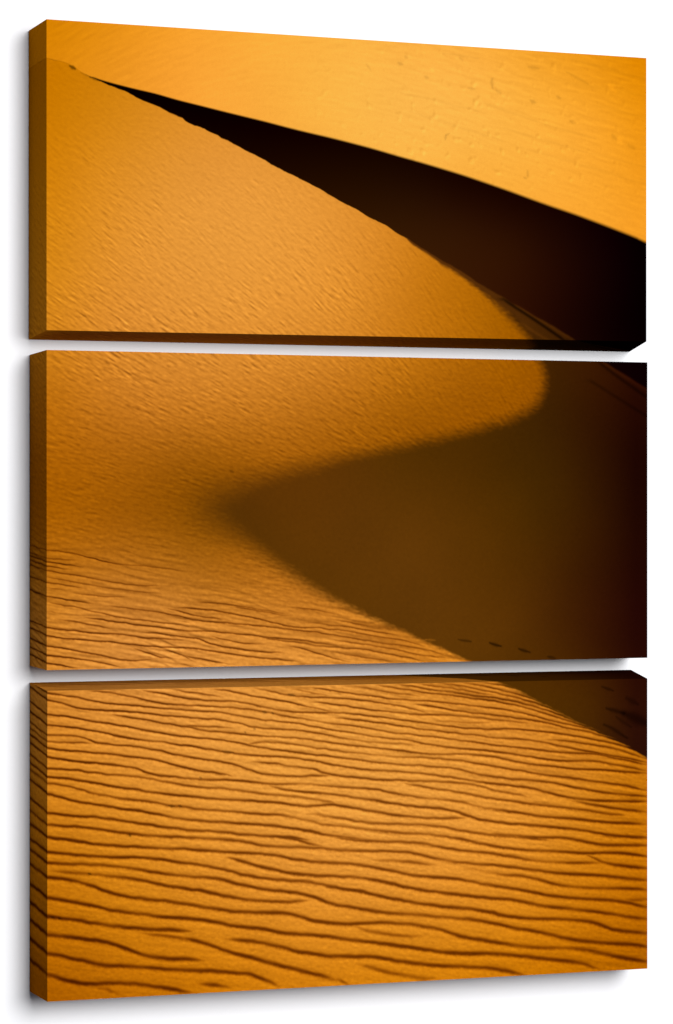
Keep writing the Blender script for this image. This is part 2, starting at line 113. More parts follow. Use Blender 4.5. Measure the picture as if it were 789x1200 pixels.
 [(-87.4,249.2,0.8),(-33.9,253.9,0.8),(2,257.2,0.8),(29.1,261.2,0.8),(56.3,265.6,0.8),(74.5,271.4,0.8),(92.7,274.1,0.8),(129.4,276.4,0.8),(160.2,280.8,0.8),(189.55,283.2,0.78),(212.8,285.2,0.75),(240.9,287.5,0.75),(269,292,0.75),(297.3,297.6,0.75),(325.8,302.1,0.75),(354.4,304.9,0.75),(383.1,310.6,0.75),(415.1,316.85,0.75),(437.7,320.3,0.75),(460.3,323.8,0.75),(476.5,327.2,0.75),(502.5,330.2,0.75),(525.4,332.9,0.85),(545,337,0.95),(564.7,341.1,0.95),(587.8,344.5,0.95),(614.3,347.6,0.95),(649.25,351.65,0.93),(671,354.5,0.9),(697.8,358.6,0.9),(724.8,363.3,0.9),(745.1,366.9,0.9),(772.2,369.2,0.78),(799.5,369,0.65),(820,371.1,0.65),(847.5,376.5,0.65),(875.1,381.9,0.65),(897.6,387.2,0.65)],
 [(92.7,288.1,0.7),(114.1,292.1,0.7),(141.7,296.2,0.7),(160.2,300.1,0.7),(191.1,305.5,0.7),(205.05,307.65,0.72),(225.2,313.1,0.75),(253.4,315.2,0.75),(275.3,318.1,0.75),(303.6,321.8,0.75),(335.3,324.3,0.75),(363.9,326.8,0.75),(392.6,330.5,0.75),(415.1,334.35,0.8),(440.9,338.3,0.85),(470,341.4,0.85),(496,345.1,0.85),(522.1,348.5,0.85),(548.3,352.2,0.85),(566.35,354.15,0.72),(594.4,353.7,0.6),(620.9,355.6,0.6),(649.25,359.15,0.72),(671,362.4,0.85),(694.5,368.6,0.85),(718,372.9,0.85),(745.1,375.2,0.85),(765.4,378.8,0.85),(789.3,381.6,0.85),(813.2,382.3,0.85),(840.6,384.9,0.85),(868.2,388.2,0.85),(897.6,390.3,0.85)],
 [(-87.4,291,1),(-33.9,296,1),(2,299.4,1),(26,302.8,1),(53.2,307,1),(83.6,312.3,1),(98.8,315.9,1),(117.1,320.4,1),(141.7,324,1),(166.3,326.9,1),(191.05,331.35,1),(212.8,334.8,1),(237.7,339.6,1),(245.5,341.85,0.9),(269,344.8,0.8),(294.1,348.2,0.8),(319.4,350,0.8),(344.8,351.9,0.8),(370.2,355.5,0.8),(395.8,360.4,0.8),(415.1,364.95,0.8),(431.2,367.4,0.8),(453.8,371.6,0.8),(482.9,374.2,0.8),(509,376.1,0.8),(538.4,379.4,0.8),(561.4,382.2,0.8),(587.8,386.6,0.8),(614.2,390.7,0.8),(649.2,396.55,0.88),(667.6,398.9,0.95),(694.4,401.9,0.95),(721.3,407.6,0.95),(741.6,413.4,0.95),(762,418.6,0.95),(785.8,423.1,0.95),(813.1,426.1,0.95),(840.6,427.9,0.95),(868.1,429.1,0.95),(897.5,430.6,0.95)],
 [(-87.4,332.9,0.95),(-34,338,0.95),(1.9,341.5,0.95),(23,346.2,0.95),(50.2,350.7,0.95),(77.5,353.4,0.95),(101.8,356.4,0.95),(120.2,359.3,0.95),(135.5,364.7,0.95),(150.8,370.4,0.95),(169.3,373.5,0.95),(191,375.9,0.75),(212.7,378.6,0.55),(244.7,380.1,0.7),(278.4,382.3,0.85),(303.6,385.7,0.85),(319.4,389,0.77),(338.4,388.5,0.7),(363.8,389,0.7),(389.4,391.5,0.7),(415,394.55,0.8),(437.6,396.6,0.9),(463.4,398.8,0.9),(489.4,402.6,0.9),(508.9,407.7,0.9),(533.45,411.7,0.75),(561.3,415.7,0.6),(587.7,418.7,0.6),(607.6,422,0.6),(627.5,428.1,0.6),(649.1,432.6,0.72),(667.5,435.5,0.85),(694.3,440.1,0.85),(721.3,444.9,0.85),(748.3,448.3,0.85),(778.9,450.8,0.85),(806.2,454.5,0.85),(833.6,457.9,0.85),(861.2,459.8,0.85),(897.5,462.9,0.85)],
 [(-87.4,368.7,0.6),(-34,374,0.6),(1.9,377.6,0.6),(23,380.6,0.6),(41.1,384.6,0.68),(59.2,390.9,0.75),(80.5,396.5,0.75),(107.9,401.8,0.75),(135.5,405,0.75),(160.1,409.5,0.75),(178.6,413.1,0.75),(190.15,414.15,0.8),(206.5,417.5,0.85),(231.4,421.2,0.85),(259.5,423.6,0.85),(287.8,426.6,0.85),(319.3,430,0.85),(351,432.6,0.68),(363.8,437.5,0.5),(389.3,443.7,0.5),(415,448.45,0.6),(437.5,451.3,0.7),(466.6,456.5,0.7),(495.8,459.9,0.7),(525.2,463.1,0.7),(554.7,465,0.7),(581,469,0.7),(607.5,474.5,0.7)],
 [(-87.5,443,0.95),(-34,446.3,0.95),(1.9,449.6,0.95),(25.9,453.1,0.95),(50.1,457.4,0.95),(71.3,462.2,0.95),(98.7,465.3,0.95),(129.3,467.3,0.95),(160,470.7,0.95),(190.9,472.65,0.97),(212.6,474.7,1),(237.6,477.1,1),(262.6,479.6,0.9),(290.8,482.1,0.8),(312.9,483.8,0.8),(335.1,488.2,0.8),(357.3,492.9,0.8),(382.8,497.5,0.8),(408.5,499.9,0.8),(416.5,500.25,0.85),(437.4,502.6,0.9),(460,505.8,0.9),(482.7,510.3,0.9),(505.5,515.1,0.9),(518.6,520.2,0.9),(541.5,523.2,0.9),(567.8,526.4,0.9),(594.2,529.2,0.9),(620.7,533.3,0.9),(649,540.6,0.9),(667.4,543.5,0.9),(694.2,547.6,0.9),(717.7,553.8,0.9),(741.4,558.8,0.9),(768.5,563,0.9),(799.2,566.5,0.9),(833.4,569.2,0.9),(861,573.1,0.9),(881.7,579.3,0.9),(902.5,583.3,0.9)],
 [(-87.5,463,0.9),(-34.1,466.4,0.9),(1.9,469.8,0.9),(25.9,473,0.9),(56.1,476.8,0.9),(86.5,479.6,0.9),(117,480.8,0.9),(141.5,482.9,0.9),(166.1,485.6,0.9),(190.9,490.8,0.85),(212.6,494.4,0.8),(237.5,499.2,0.8),(262.5,506.1,0.8),(284.5,512.3,0.8),(306.6,516.1,0.73),(331.9,519.8,0.65),(357.3,522.6,0.65),(379.6,524.7,0.78),(402,531,0.9),(416.5,534.45,0.93),(437.4,538.5,0.95),(463.2,543.1,0.95),(485.9,549.5,0.95),(508.7,555,0.95),(531.6,559.9,0.95),(557.8,564.6,0.95),(584.2,567.9,0.95),(610.7,571.5,0.95),(648.9,578.3,0.93),(667.3,583.1,0.9),(690.8,587.8,0.9),(717.7,591.1,0.9),(744.7,592.7,0.9),(771.9,594.8,0.9),(795.7,597.7,0.9),(816.2,602,0.9),(833.4,609.9,0.9),(854,614.6,0.9),(902.4,620.5,0.9)],
 [(-87.5,477.3,0.8),(-34.1,480.8,0.8),(1.8,484.2,0.8),(31.9,486.8,0.8),(59.1,488.2,0.8),(86.5,491.3,0.8),(110.9,494.6,0.8),(135.4,498.4,0.8),(160,504.1,0.8),(190.85,508.35,0.85),(209.5,510.5,0.9),(234.4,513.8,0.9),(259.4,519.8,0.9),(284.5,526.2,0.9),(312.9,532.7,0.9),(338.2,536.4,0.9),(363.6,539.2,0.9),(379.6,545,0.95),(398.8,552.6,1),(416.4,557.9,0.97),(434.1,560.7,0.95),(460,566.4,0.95),(485.9,571.4,0.95),(512,574.7,0.82),(538.1,577,0.7),(564.4,580.6,0.7),(590.8,583.6,0.7),(620.6,587.1,0.7),(648.9,593.05,0.82),(667.3,597.4,0.95),(690.7,603.3,0.95),(714.3,608.1,0.95),(737.9,613.2,0.95),(761.6,619.5,0.95),(785.4,624.6,0.95),(812.8,628.1,0.95),(840.2,631.5,0.95),(867.8,634.4,0.95),(902.4,639.8,0.95)],
 [(-87.5,496.5,0.9),(-34.1,500.1,0.9),(1.8,503.6,0.9),(25.9,506.8,0.9),(50,512.2,0.9),(71.2,519.4,0.9),(89.5,526.9,0.9),(101.7,530.9,0.9),(123.1,535.6,0.9),(147.6,538.9,0.9),(172.3,542.9,0.9),(190.8,546.2,0.93),(209.5,549.5,0.95),(234.4,554.4,0.95),(259.4,559.6,0.95),(284.5,562.8,0.95),(309.7,564.2,0.95),(331.8,564.9,0.95),(350.9,567.5,0.95),(370,574.3,0.95),(392.3,580.7,0.95),(416.4,583.75,0.93),(430.9,585.4,0.9),(453.5,585.5,0.9),(479.4,585.8,0.9),(505.4,587,0.9),(531.6,590,0.9),(554.5,594.7,0.9),(577.5,600.3,0.95),(594,607.1,1),(613.9,612.6,1),(648.85,619.35,0.95),(667.2,622.7,0.9),(690.7,627.5,0.9),(714.2,631,0.9),(737.9,633.1,0.62),(761.6,634.2,0.35),(785.4,636,0.62),(812.7,641.3,0.9),(840.2,648.5,0.9),(867.7,654.8,0.9),(902.3,661.2,0.9)],
 [(-87.5,523.4,1),(-34.1,527.1,1),(1.8,530.7,1),(22.8,534.2,1),(44,538.9,1),(68.2,544.8,1),(92.5,551.1,1),(116.9,556,1),(144.5,560.4,1),(172.2,564,1),(190.8,565.7,0.97),(209.4,568,0.95),(234.3,572.6,0.95),(259.3,578.8,0.95),(281.3,582.7,0.95),(306.5,586.3,0.95),(322.3,589.4,0.95),(341.3,593.8,0.9),(363.6,596.3,0.85),(389.1,599,0.85),(416.4,603.45,0.9),(430.9,606.3,0.95),(456.7,610.3,0.95),(482.6,614.2,0.95),(508.6,619,0.95),(534.8,623,0.95),(561,628.2,0.95),(587.4,632.5,0.95),(613.9,635.3,0.95),(648.8,636.1,0.93),(670.6,639,0.9),(697.4,641.8,0.9),(724.3,646.8,0.9),(751.4,650.6,0.9),(778.6,654.1,0.9),(799,658.8,0.9),(819.5,666,0.9)],
]
LIT_OUTLINE = [
 (-15.5,-592.9,0.7),
 (2.6,-591.3,0.7),
 (17.7,-589.3,0.7),
 (32.8,-585.7,0.7),
 (47.9,-577.7,0.7),
 (63,-570.8,0.7),
 (76.8,-565.2,0.6),
 (93.5,-558.5,0.6),
 (108.7,-553.1,0.6),
 (124,-547.3,0.6),
 (140.1,-540.7,0.6),
 (154.7,-535.4,0.6),
 (171.7,-529,0.6),
 (185.6,-522.1,0.6),
 (192.5,-520.7,0.6),
 (198.1,-516.7,0.6),
 (204.7,-513.8,0.6),
 (219.8,-508.9,0.6),
 (231.7,-504.5,0.6),
 (244.8,-499.2,0.6),
 (249,-494.8,0.6),
 (256.4,-492.2,0.6),
 (282.4,-480.9,0.6),
 (299.8,-474.2,0.6),
 (314,-467.9,0.6),
 (322.2,-462.8,0.6),
 (336.1,-456.8,0.6),
 (341,-453.5,0.6),
 (361.6,-446,0.6),
 (390.3,-432.4,0.6),
 (409.5,-422.6,0.6),
 (432.1,-411.3,0.6),
 (451.5,-403,0.6),
 (467.7,-393.8,0.6),
 (493.7,-383.5,0.7),
 (509.9,-373.4,0.8),
 (542.7,-353.4,1.38),
 (575.5,-332.5,2.3),
 (608.5,-314.3,2.99),
 (641.8,-291.2,4.02),
 (658.5,-277.6,6.09),
 (671.6,-267,7.25),
 (685.3,-254.3,7.97),
 (702.1,-238.8,8.7),
 (708.9,-231.3,8.7),
 (719.3,-212.5,8.7),
 (724.6,-201.1,8.7),
 (732.8,-188.1,8.7),
 (735.5,-175.3,9.42),
 (733.8,-159.9,10.15),
 (724.5,-141.4,11.6),
 (705.3,-127.7,13.05),
 (678.4,-116.9,13.05),
 (641.5,-106.5,11.6),
 (608.2,-97.8,11.6),
 (575.2,-90.9,11.6),
 (542.3,-84.5,11.6),
 (509.5,-78.3,11.6),
 (477,-72.6,12.32),
 (444.6,-66.7,13.05),
 (412.4,-60.2,14.5),
 (377,-52,17.4),
 (338.9,-44.8,18.85),
 (307.3,-37.6,20.3),
 (275.7,-28.1,26.1),
 (241.1,-14,31.9),
 (225.1,2.3,36.25),
 (225,17.4,36.25),
 (238.6,32.5,31.9),
 (257.1,45.3,26.1),
 (285.2,60.1,18.85),
 (316.6,80.5,15.95),
 (348.3,101.8,13.05),
 (377,119,11.6),
 (405.8,134,9.42),
 (437.9,148.4,7.25),
 (470.3,163.9,6.09),
 (509.2,177.9,4.02),
 (541.9,191.6,3.45),
 (574.8,205.7,2.88),
 (607.7,219.6,2.3),
 (617.8,223.3,2.3),
 (653.6,249.1,2.3),
 (664.2,255.3,2.3),
 (688,265.4,2.3),
 (711.8,276.7,2.3),
 (734.5,288.1,2.3),
 (758.5,299.5,2.3),
 (778.6,310.8,2.3),
 (806.9,323,2.3),
 (833.9,335.2,2.07),
 (861,348.1,1.84),
 (881.5,359,1.84),
 (897.9,368.6,1.84),
 (1002.7,422.1,1.84),
 (1001.9,829.2,2),
 (-156.4,757,2),
 (-155.7,-592.4,1),
]
SPUR_CREST = [
 (-15.5,-592.9),
 (2.6,-591.3),
 (17.7,-589.3),
 (32.8,-585.7),
 (47.9,-577.7),
 (63,-570.8),
 (76.8,-565.2),
 (93.5,-558.5),
 (108.7,-553.1),
 (124,-547.3),
 (140.1,-540.7),
 (154.7,-535.4),
 (171.7,-529),
 (185.6,-522.1),
 (192.5,-520.7),
 (198.1,-516.7),
 (204.7,-513.8),
 (219.8,-508.9),
 (231.7,-504.5),
 (244.8,-499.2),
 (249,-494.8),
 (256.4,-492.2),
 (282.4,-480.9),
 (299.8,-474.2),
 (314,-467.9),
 (322.2,-462.8),
 (336.1,-456.8),
 (341,-453.5),
 (361.6,-446),
 (390.3,-432.4),
 (409.5,-422.6),
 (432.1,-411.3),
 (451.5,-403),
 (467.7,-393.8),
 (493.7,-383.5),
 (509.9,-373.4),
 (525.4,-366),
 (542.7,-356.3),
 (575.9,-338.3),
 (608.5,-321.9),
 (626.9,-311.6),
 (645.3,-301.5),
 (662,-292.6),
 (688.8,-279),
 (724.7,-261),
 (779.5,-233.1),
 (829.4,-199.9),
 (898.8,-163.1),
 (1010.7,-102.9),
]
FAR_EDGE = [
 (55.8,-573.1),
 (63,-570.1),
 (76.8,-566.8),
 (93.5,-563),
 (124,-557.1),
 (154.7,-551.8),
 (185.6,-544.9),
 (219.8,-538.4),
 (251.1,-532.4),
 (282.4,-526.6),
 (314.1,-520.8),
 (345.7,-514.4),
 (377.5,-508.5),
 (412.9,-502.3),
 (445.1,-496.1),
 (477.6,-489.4),
 (510.1,-481.9),
 (542.9,-474.8),
 (575.7,-467.2),
 (608.7,-459.2),
 (642.1,-450.2),
 (678.9,-439.9),
 (712.6,-429.9),
 (746.3,-420.2),
 (780.4,-410.9),
 (814.5,-400.8),
 (848.7,-390.2),
 (883.3,-379.1),
 (897.3,-373.4),
 (1011.1,-334.3),
]
FAR_DUNE = [
 (5.8,-639.7,222,134,0),
 (8.2,-598.7,224,135,8),
 (55.9,-626.4,231,142,14),
 (79.8,-581.8,236,148,28),
 (128.1,-630.3,242,152,30),
 (176.6,-563.5,252,162,50),
 (213.4,-635,253,166,50),
 (300,-616.3,255,174,60),
 (337.3,-536.1,255,175,62),
 (425.8,-622.9,255,182,70),
 (425.7,-563.8,255,185,72),
 (528.3,-628.3,255,178,68),
 (528.2,-556.7,255,185,78),
 (528.2,-497.2,255,182,72),
 (632.6,-609.7,255,178,68),
 (632.4,-525.6,255,185,75),
 (632.3,-465.5,255,175,60),
 (738.6,-615,248,165,42),
 (738.5,-530.2,255,178,62),
 (738.3,-439.3,255,172,55),
 (819.3,-619.1,240,152,22),
 (819.1,-533.7,252,167,48),
 (819,-424,252,167,45),
 (887.4,-628.7,226,135,0),
 (887.3,-573.5,238,148,12),
 (887.1,-499.9,243,152,22),
 (886.9,-401.9,250,160,38),
]
SLIP_FACE = [
 (115.9,-557.1,6,0,0),
 (237.9,-514.1,12,0,0),
 (337.3,-477.4,22,4,0),
 (425.6,-457.4,28,8,0),
 (425.5,-424.3,38,16,0),
 (528.1,-437.6,32,11,2),
 (528,-401.9,46,22,2),
 (528,-378,50,22,4),
 (606.1,-434.5,25,4,0),
 (606,-380.6,54,25,4),
 (605.9,-332.6,50,21,4),
 (685.1,-419.3,24,2,0),
 (685,-359,52,23,3),
 (684.9,-298.7,45,15,2),
 (765,-385.7,26,6,2),
 (764.9,-312.9,34,8,2),
 (764.8,-252.2,26,4,2),
 (846,-363.9,14,0,2),
 (845.9,-302.8,14,0,2),
 (845.8,-241.7,8,0,0),
 (886.9,-352.9,6,0,0),
 (886.7,-242.6,4,0,0),
 (886.6,-187.5,14,0,2),
]
NEAR_DUNE = [
 (8.2,-578.1,205,120,0),
 (8.1,-441.1,215,130,8),
 (8,-327,220,138,19.2),
 (7.9,-235.7,220,138,29),
 (55.8,-546.2,210,128,6),
 (79.7,-443.9,225,142,33.2),
 (79.6,-329.1,228,145,43),
 (79.5,-237.3,226,143,47),
 (127.9,-503.5,222,140,29),
 (176.5,-447.7,230,150,51),
 (200.9,-355.9,235,155,57),
 (200.8,-239.9,230,148,51),
 (237.8,-473.4,232,150,54),
 (299.7,-417.4,236,156,59),
 (299.6,-312.2,236,155,57),
 (299.5,-236.2,230,148,51),
 (362.3,-407.9,236,155,57),
 (425.5,-374.7,230,148,51),
 (425.4,-292,228,146,47),
 (425.3,-233,222,140,41.6),
 (489.3,-353,222,138,38.8),
 (502.1,-282.1,210,128,29),
 (502,-234.6,208,126,24.8),
 (553.8,-319.2,200,118,15),
 (566.7,-241.9,195,115,12),
 (619,-291,182,105,5),
 (632,-237.3,180,104,5),
 (671.6,-256.2,164,93,0),
 (684.8,-234.8,160,90,0),
 (7.9,-195.8,210,128,24.8),
 (7.8,-133,195,113,12),
 (7.8,-76,185,105,10),
 (7.7,-30.4,175,97,3),
 (7.7,15.2,172,95,0),
 (7.7,60.8,178,100,8),
 (79.4,-179.9,212,130,36),
 (79.4,-122.5,205,122,29),
 (79.3,-65.1,180,102,12),
 (79.3,-19.2,165,92,5),
 (79.3,26.7,165,92,5),
 (79.2,61.1,178,102,15),
 (151.9,-181.1,215,135,43),
 (151.8,-111.8,205,122,33.2),
 (151.8,-65.7,178,102,12),
 (151.8,-19.5,158,88,5),
 (176.1,15.1,150,82,3),
 (176,61.4,168,97,12),
 (237.5,-182.6,222,140,47),
 (237.5,-112.8,208,125,33.2),
 (237.4,-66.3,168,95,8),
 (203,-17.4,138,77,3),
 (202.9,29,143,82,4),
 (170,5.9,152,86,4),
 (218.9,-37.1,146,82,4),
 (225,52.2,152,88,8),
 (237.3,73.2,172,100,15),
 (324.4,-184,220,138,43),
 (324.3,-113.8,200,120,29),
 (324.3,-72.8,172,97,10),
 (425.2,-185.8,212,130,36),
 (425.2,-126.7,190,110,19.2),
 (425.1,-91.3,165,94,8),
 (489.1,-186.8,200,120,22),
 (489,-127.5,178,102,10),
 (489,-97.8,160,90,5),
 (553.6,-187.9,188,110,15),
 (553.5,-140.2,170,97,5),
 (618.8,-189,175,100,8),
 (618.7,-141.1,160,88,2),
 (684.7,-190.2,165,91,0),
 (684.6,-154,158,87,0),
 (7.6,106.5,205,125,29),
 (7.6,174.9,215,135,43),
 (7.6,220.4,222,140,47),
 (79.2,107,200,122,36),
 (79.1,175.8,222,142,57),
 (79.1,221.6,225,145,57),
 (151.6,107.5,195,118,33.2),
 (175.9,177,226,146,61),
 (175.9,217.4,230,148,61),
 (261.9,119.9,192,114,24.8),
 (274.3,166.6,222,142,54),
 (274.2,213.2,230,148,57),
 (349.1,144,202,122,36),
 (374.2,203,222,142,51),
 (450.2,174.6,207,127,38.8),
 (463,210.2,222,140,51),
 (553.1,215.1,208,125,29),
 (7.5,266,225,142,49),
 (7.5,334.4,225,140,38.8),
 (7.4,402.8,222,136,27.6),
 (7.4,471.1,212,126,16.4),
 (7.3,539.5,205,120,8),
 (7.3,607.8,195,110,2),
 (7.2,659,180,98,2),
 (115.2,268.2,235,152,59),
 (115.1,360.2,234,150,51),
 (115,475.2,224,138,29),
 (114.9,590.1,215,128,12),
 (114.8,659,200,113,5),
 (237.1,282.3,240,158,64),
 (237,386.8,240,158,59),
 (236.8,503,232,146,43),
 (236.7,595.8,225,136,22),
 (236.7,659.7,212,124,8),
 (361.5,273.2,242,160,64),
 (361.4,390.6,242,160,61),
 (361.2,519.6,238,152,51),
 (361.1,636.9,225,136,22),
 (488.5,275.8,240,158,61),
 (488.3,394.4,243,162,64),
 (488.1,524.7,238,152,51),
 (488,643.2,226,137,19.2),
 (605,290.1,232,148,51),
 (604.9,397.8,240,158,59),
 (604.7,529.4,235,148,44.4),
 (604.5,649,222,133,14),
 (710.4,328.6,225,140,43),
 (710.3,425.1,235,150,49),
 (710.1,533.7,230,142,33.2),
 (709.9,642.2,214,126,8),
 (804.1,379.5,220,135,33.2),
 (803.9,464.6,222,136,24.8),
 (803.8,561.8,212,124,10),
 (803.6,646.8,200,114,3),
 (878.7,393.8,205,120,12),
 (878.5,479.4,208,120,8),
 (878.4,564.9,196,110,3),
 (878.2,650.5,185,102,0),
]
SHADED_BOWL = [
 (528,-361.4,95,50,10),
 (592.9,-327.5,85,44,8),
 (684.8,-269.7,82,43,7),
 (719.3,-243.9,74,38,6),
 (738,-239.5,60,31,2),
 (751.3,-191.3,66,34,2),
 (751.2,-130.7,58,30,3),
 (818.5,-180.3,58,24,2),
 (818.4,-107.2,48,18,2),
 (872.8,-132.2,36,9,2),
 (879.5,-34.3,26,4,2),
 (818.3,-34.1,50,22,2),
 (737.6,-33.7,66,38,2),
 (684.5,-81.7,68,38,2),
 (618.6,-57.1,80,44,2),
 (553.4,-68.6,80,46,2),
 (488.9,-44.4,88,50,3),
 (425,-32.3,95,52,6),
 (361.8,-20.2,98,54,5),
 (299.3,3.3,92,50,5),
 (262,15.1,88,50,5),
 (299.2,38.4,92,52,4),
 (361.7,73.7,95,54,6),
 (424.9,121.1,95,54,5),
 (450.4,38.6,98,56,8),
 (553.3,14.8,95,54,6),
 (553.2,110.2,98,56,8),
 (553.1,181.8,98,56,8),
 (657.9,14.8,82,46,2),
 (657.8,111,86,48,3),
 (657.7,195.1,100,56,6),
 (737.5,38.9,72,40,2),
 (737.4,135.7,74,38,4),
 (737.3,208.3,80,42,4),
 (818.2,39,54,24,2),
 (818,136.4,52,20,3),
 (817.9,209.5,54,20,4),
 (879.3,63.6,34,8,2),
 (879.1,161.4,38,8,4),
 (879,216.5,40,10,4),
 (684,259.3,78,44,2),
 (737.1,274.8,84,46,2),
 (804.2,294.4,80,44,3),
 (817.8,261.8,66,34,2),
 (872.1,262.8,44,12,2),
 (878.8,308.2,48,16,6),
 (878.8,344.9,40,12,6),
]
WIND = [
 (8.1,-532.5,35,0.12),
 (115.9,-502.9,35,0.12),
 (31.9,-464.9,38,0.15),
 (31.8,-407.8,38,0.45),
 (31.7,-293.4,36,0.8),
 (237.8,-426.8,40,0.25),
 (176.5,-470.9,38,0.15),
 (115.6,-226.5,35,0.95),
 (200.8,-332.7,38,0.65),
 (299.6,-277.1,40,0.7),
 (425.5,-398.4,42,0.3),
 (489.2,-281.8,46,0.45),
 (579.8,-284,50,0.18),
 (632,-237.3,52,0.1),
 (43.5,-156.4,27,0.95),
 (115.5,-99.9,22,1.05),
 (237.5,-136.1,27,1),
 (362,-161.2,32,0.95),
 (463.4,-150.9,42,0.95),
 (553.6,-187.9,48,0.5),
 (631.9,-177.3,55,0.35),
 (684.7,-166,60,0.2),
 (115.4,-7.9,15,0.1),
 (31.5,15.2,10,0.12),
 (237.3,15.1,10,0.1),
 (151.7,32.4,10,0.1),
 (336.8,-78.8,20,0.55),
 (476.2,-97.7,25,0.5),
 (55.4,-64.9,18,0.5),
 (55.4,-30.6,15,0.12),
 (200.5,-31.3,15,0.2),
 (7.7,43.7,10,0.1),
 (115.4,61.2,10,0.2),
 (237.2,108,12,0.3),
 (336.6,132.2,12,0.35),
 (424.8,162.4,14,0.3),
 (7.6,152.1,9,0.45),
 (31.4,95.2,9,0.3),
 (115.3,124.5,9,0.35),
 (324,161.3,9,0.5),
 (200.4,159.9,8,0.45),
 (463,192.5,12,0.5),
 (115.2,199.2,8,0.4),
 (299,213.6,8,0.35),
 (299,283.6,8,0.05),
 (55.1,278.4,8,0.05),
 (298.7,482.1,6,0),
 (683.6,496.5,6,0),
 (54.8,644.4,6,0),
]
RIPPLE_ZONE = [
 (8.1,-555.3,0),
 (8,-327,0),
 (299.6,-335.6,0),
 (684.9,-346.9,0),
 (7.8,-98.8,0),
 (299.4,-101.8,0),
 (684.7,-166,0),
 (7.7,15.2,0),
 (139.6,15.1,0),
 (274.4,26.7,0),
 (887.4,-647.1,0),
 (425.3,-221.2,0),
 (7.7,60.8,0.05),
 (7.7,78,0.75),
 (115.4,61.2,0),
 (115.3,93.4,0.55),
 (237.3,79,0),
 (237.2,119.7,0.15),
 (7.6,117.9,0.8),
 (91.2,130,0.8),
 (7.6,152.1,0.9),
 (175.9,156.2,0.85),
 (336.6,146.2,0.6),
 (336.6,120.5,0.15),
 (299.1,190.2,1),
 (424.8,162.4,0.45),
 (450.2,186.4,0.85),
 (553,217.5,0.8),
 (7.6,220.4,0.7),
 (299,231.1,0.8),
 (424.7,221.4,0.8),
 (684,285.8,0.5),
 (553,271.2,0.35),
 (299,283.6,0.25),
 (55.1,301.3,0.2),
 (424.5,427.8,0.2),
 (750.3,378,0.3),
 (817.4,501.5,0.25),
 (175.6,477.4,0.18),
 (424.2,604.7,0.15),
 (54.8,621.6,0.15),
 (749.9,644.2,0.15),
]
FAR_WIND = [
 (32,-625.1,-28,0.35),
 (79.8,-604.7,-28,0.4),
 (176.6,-586.7,-25,0.28),
 (275.1,-580,-15,0.1),
 (362.5,-572.5,5,0.1),
 (489.6,-590.6,10,0.25),
 (632.5,-597.7,12,0.4),
 (738.5,-566.6,14,0.4),
 (846.3,-571.6,10,0.4),
 (819,-472.8,14,0.3),
 (632.4,-501.5,14,0.2),
 (887.3,-610.3,5,0.4),
]
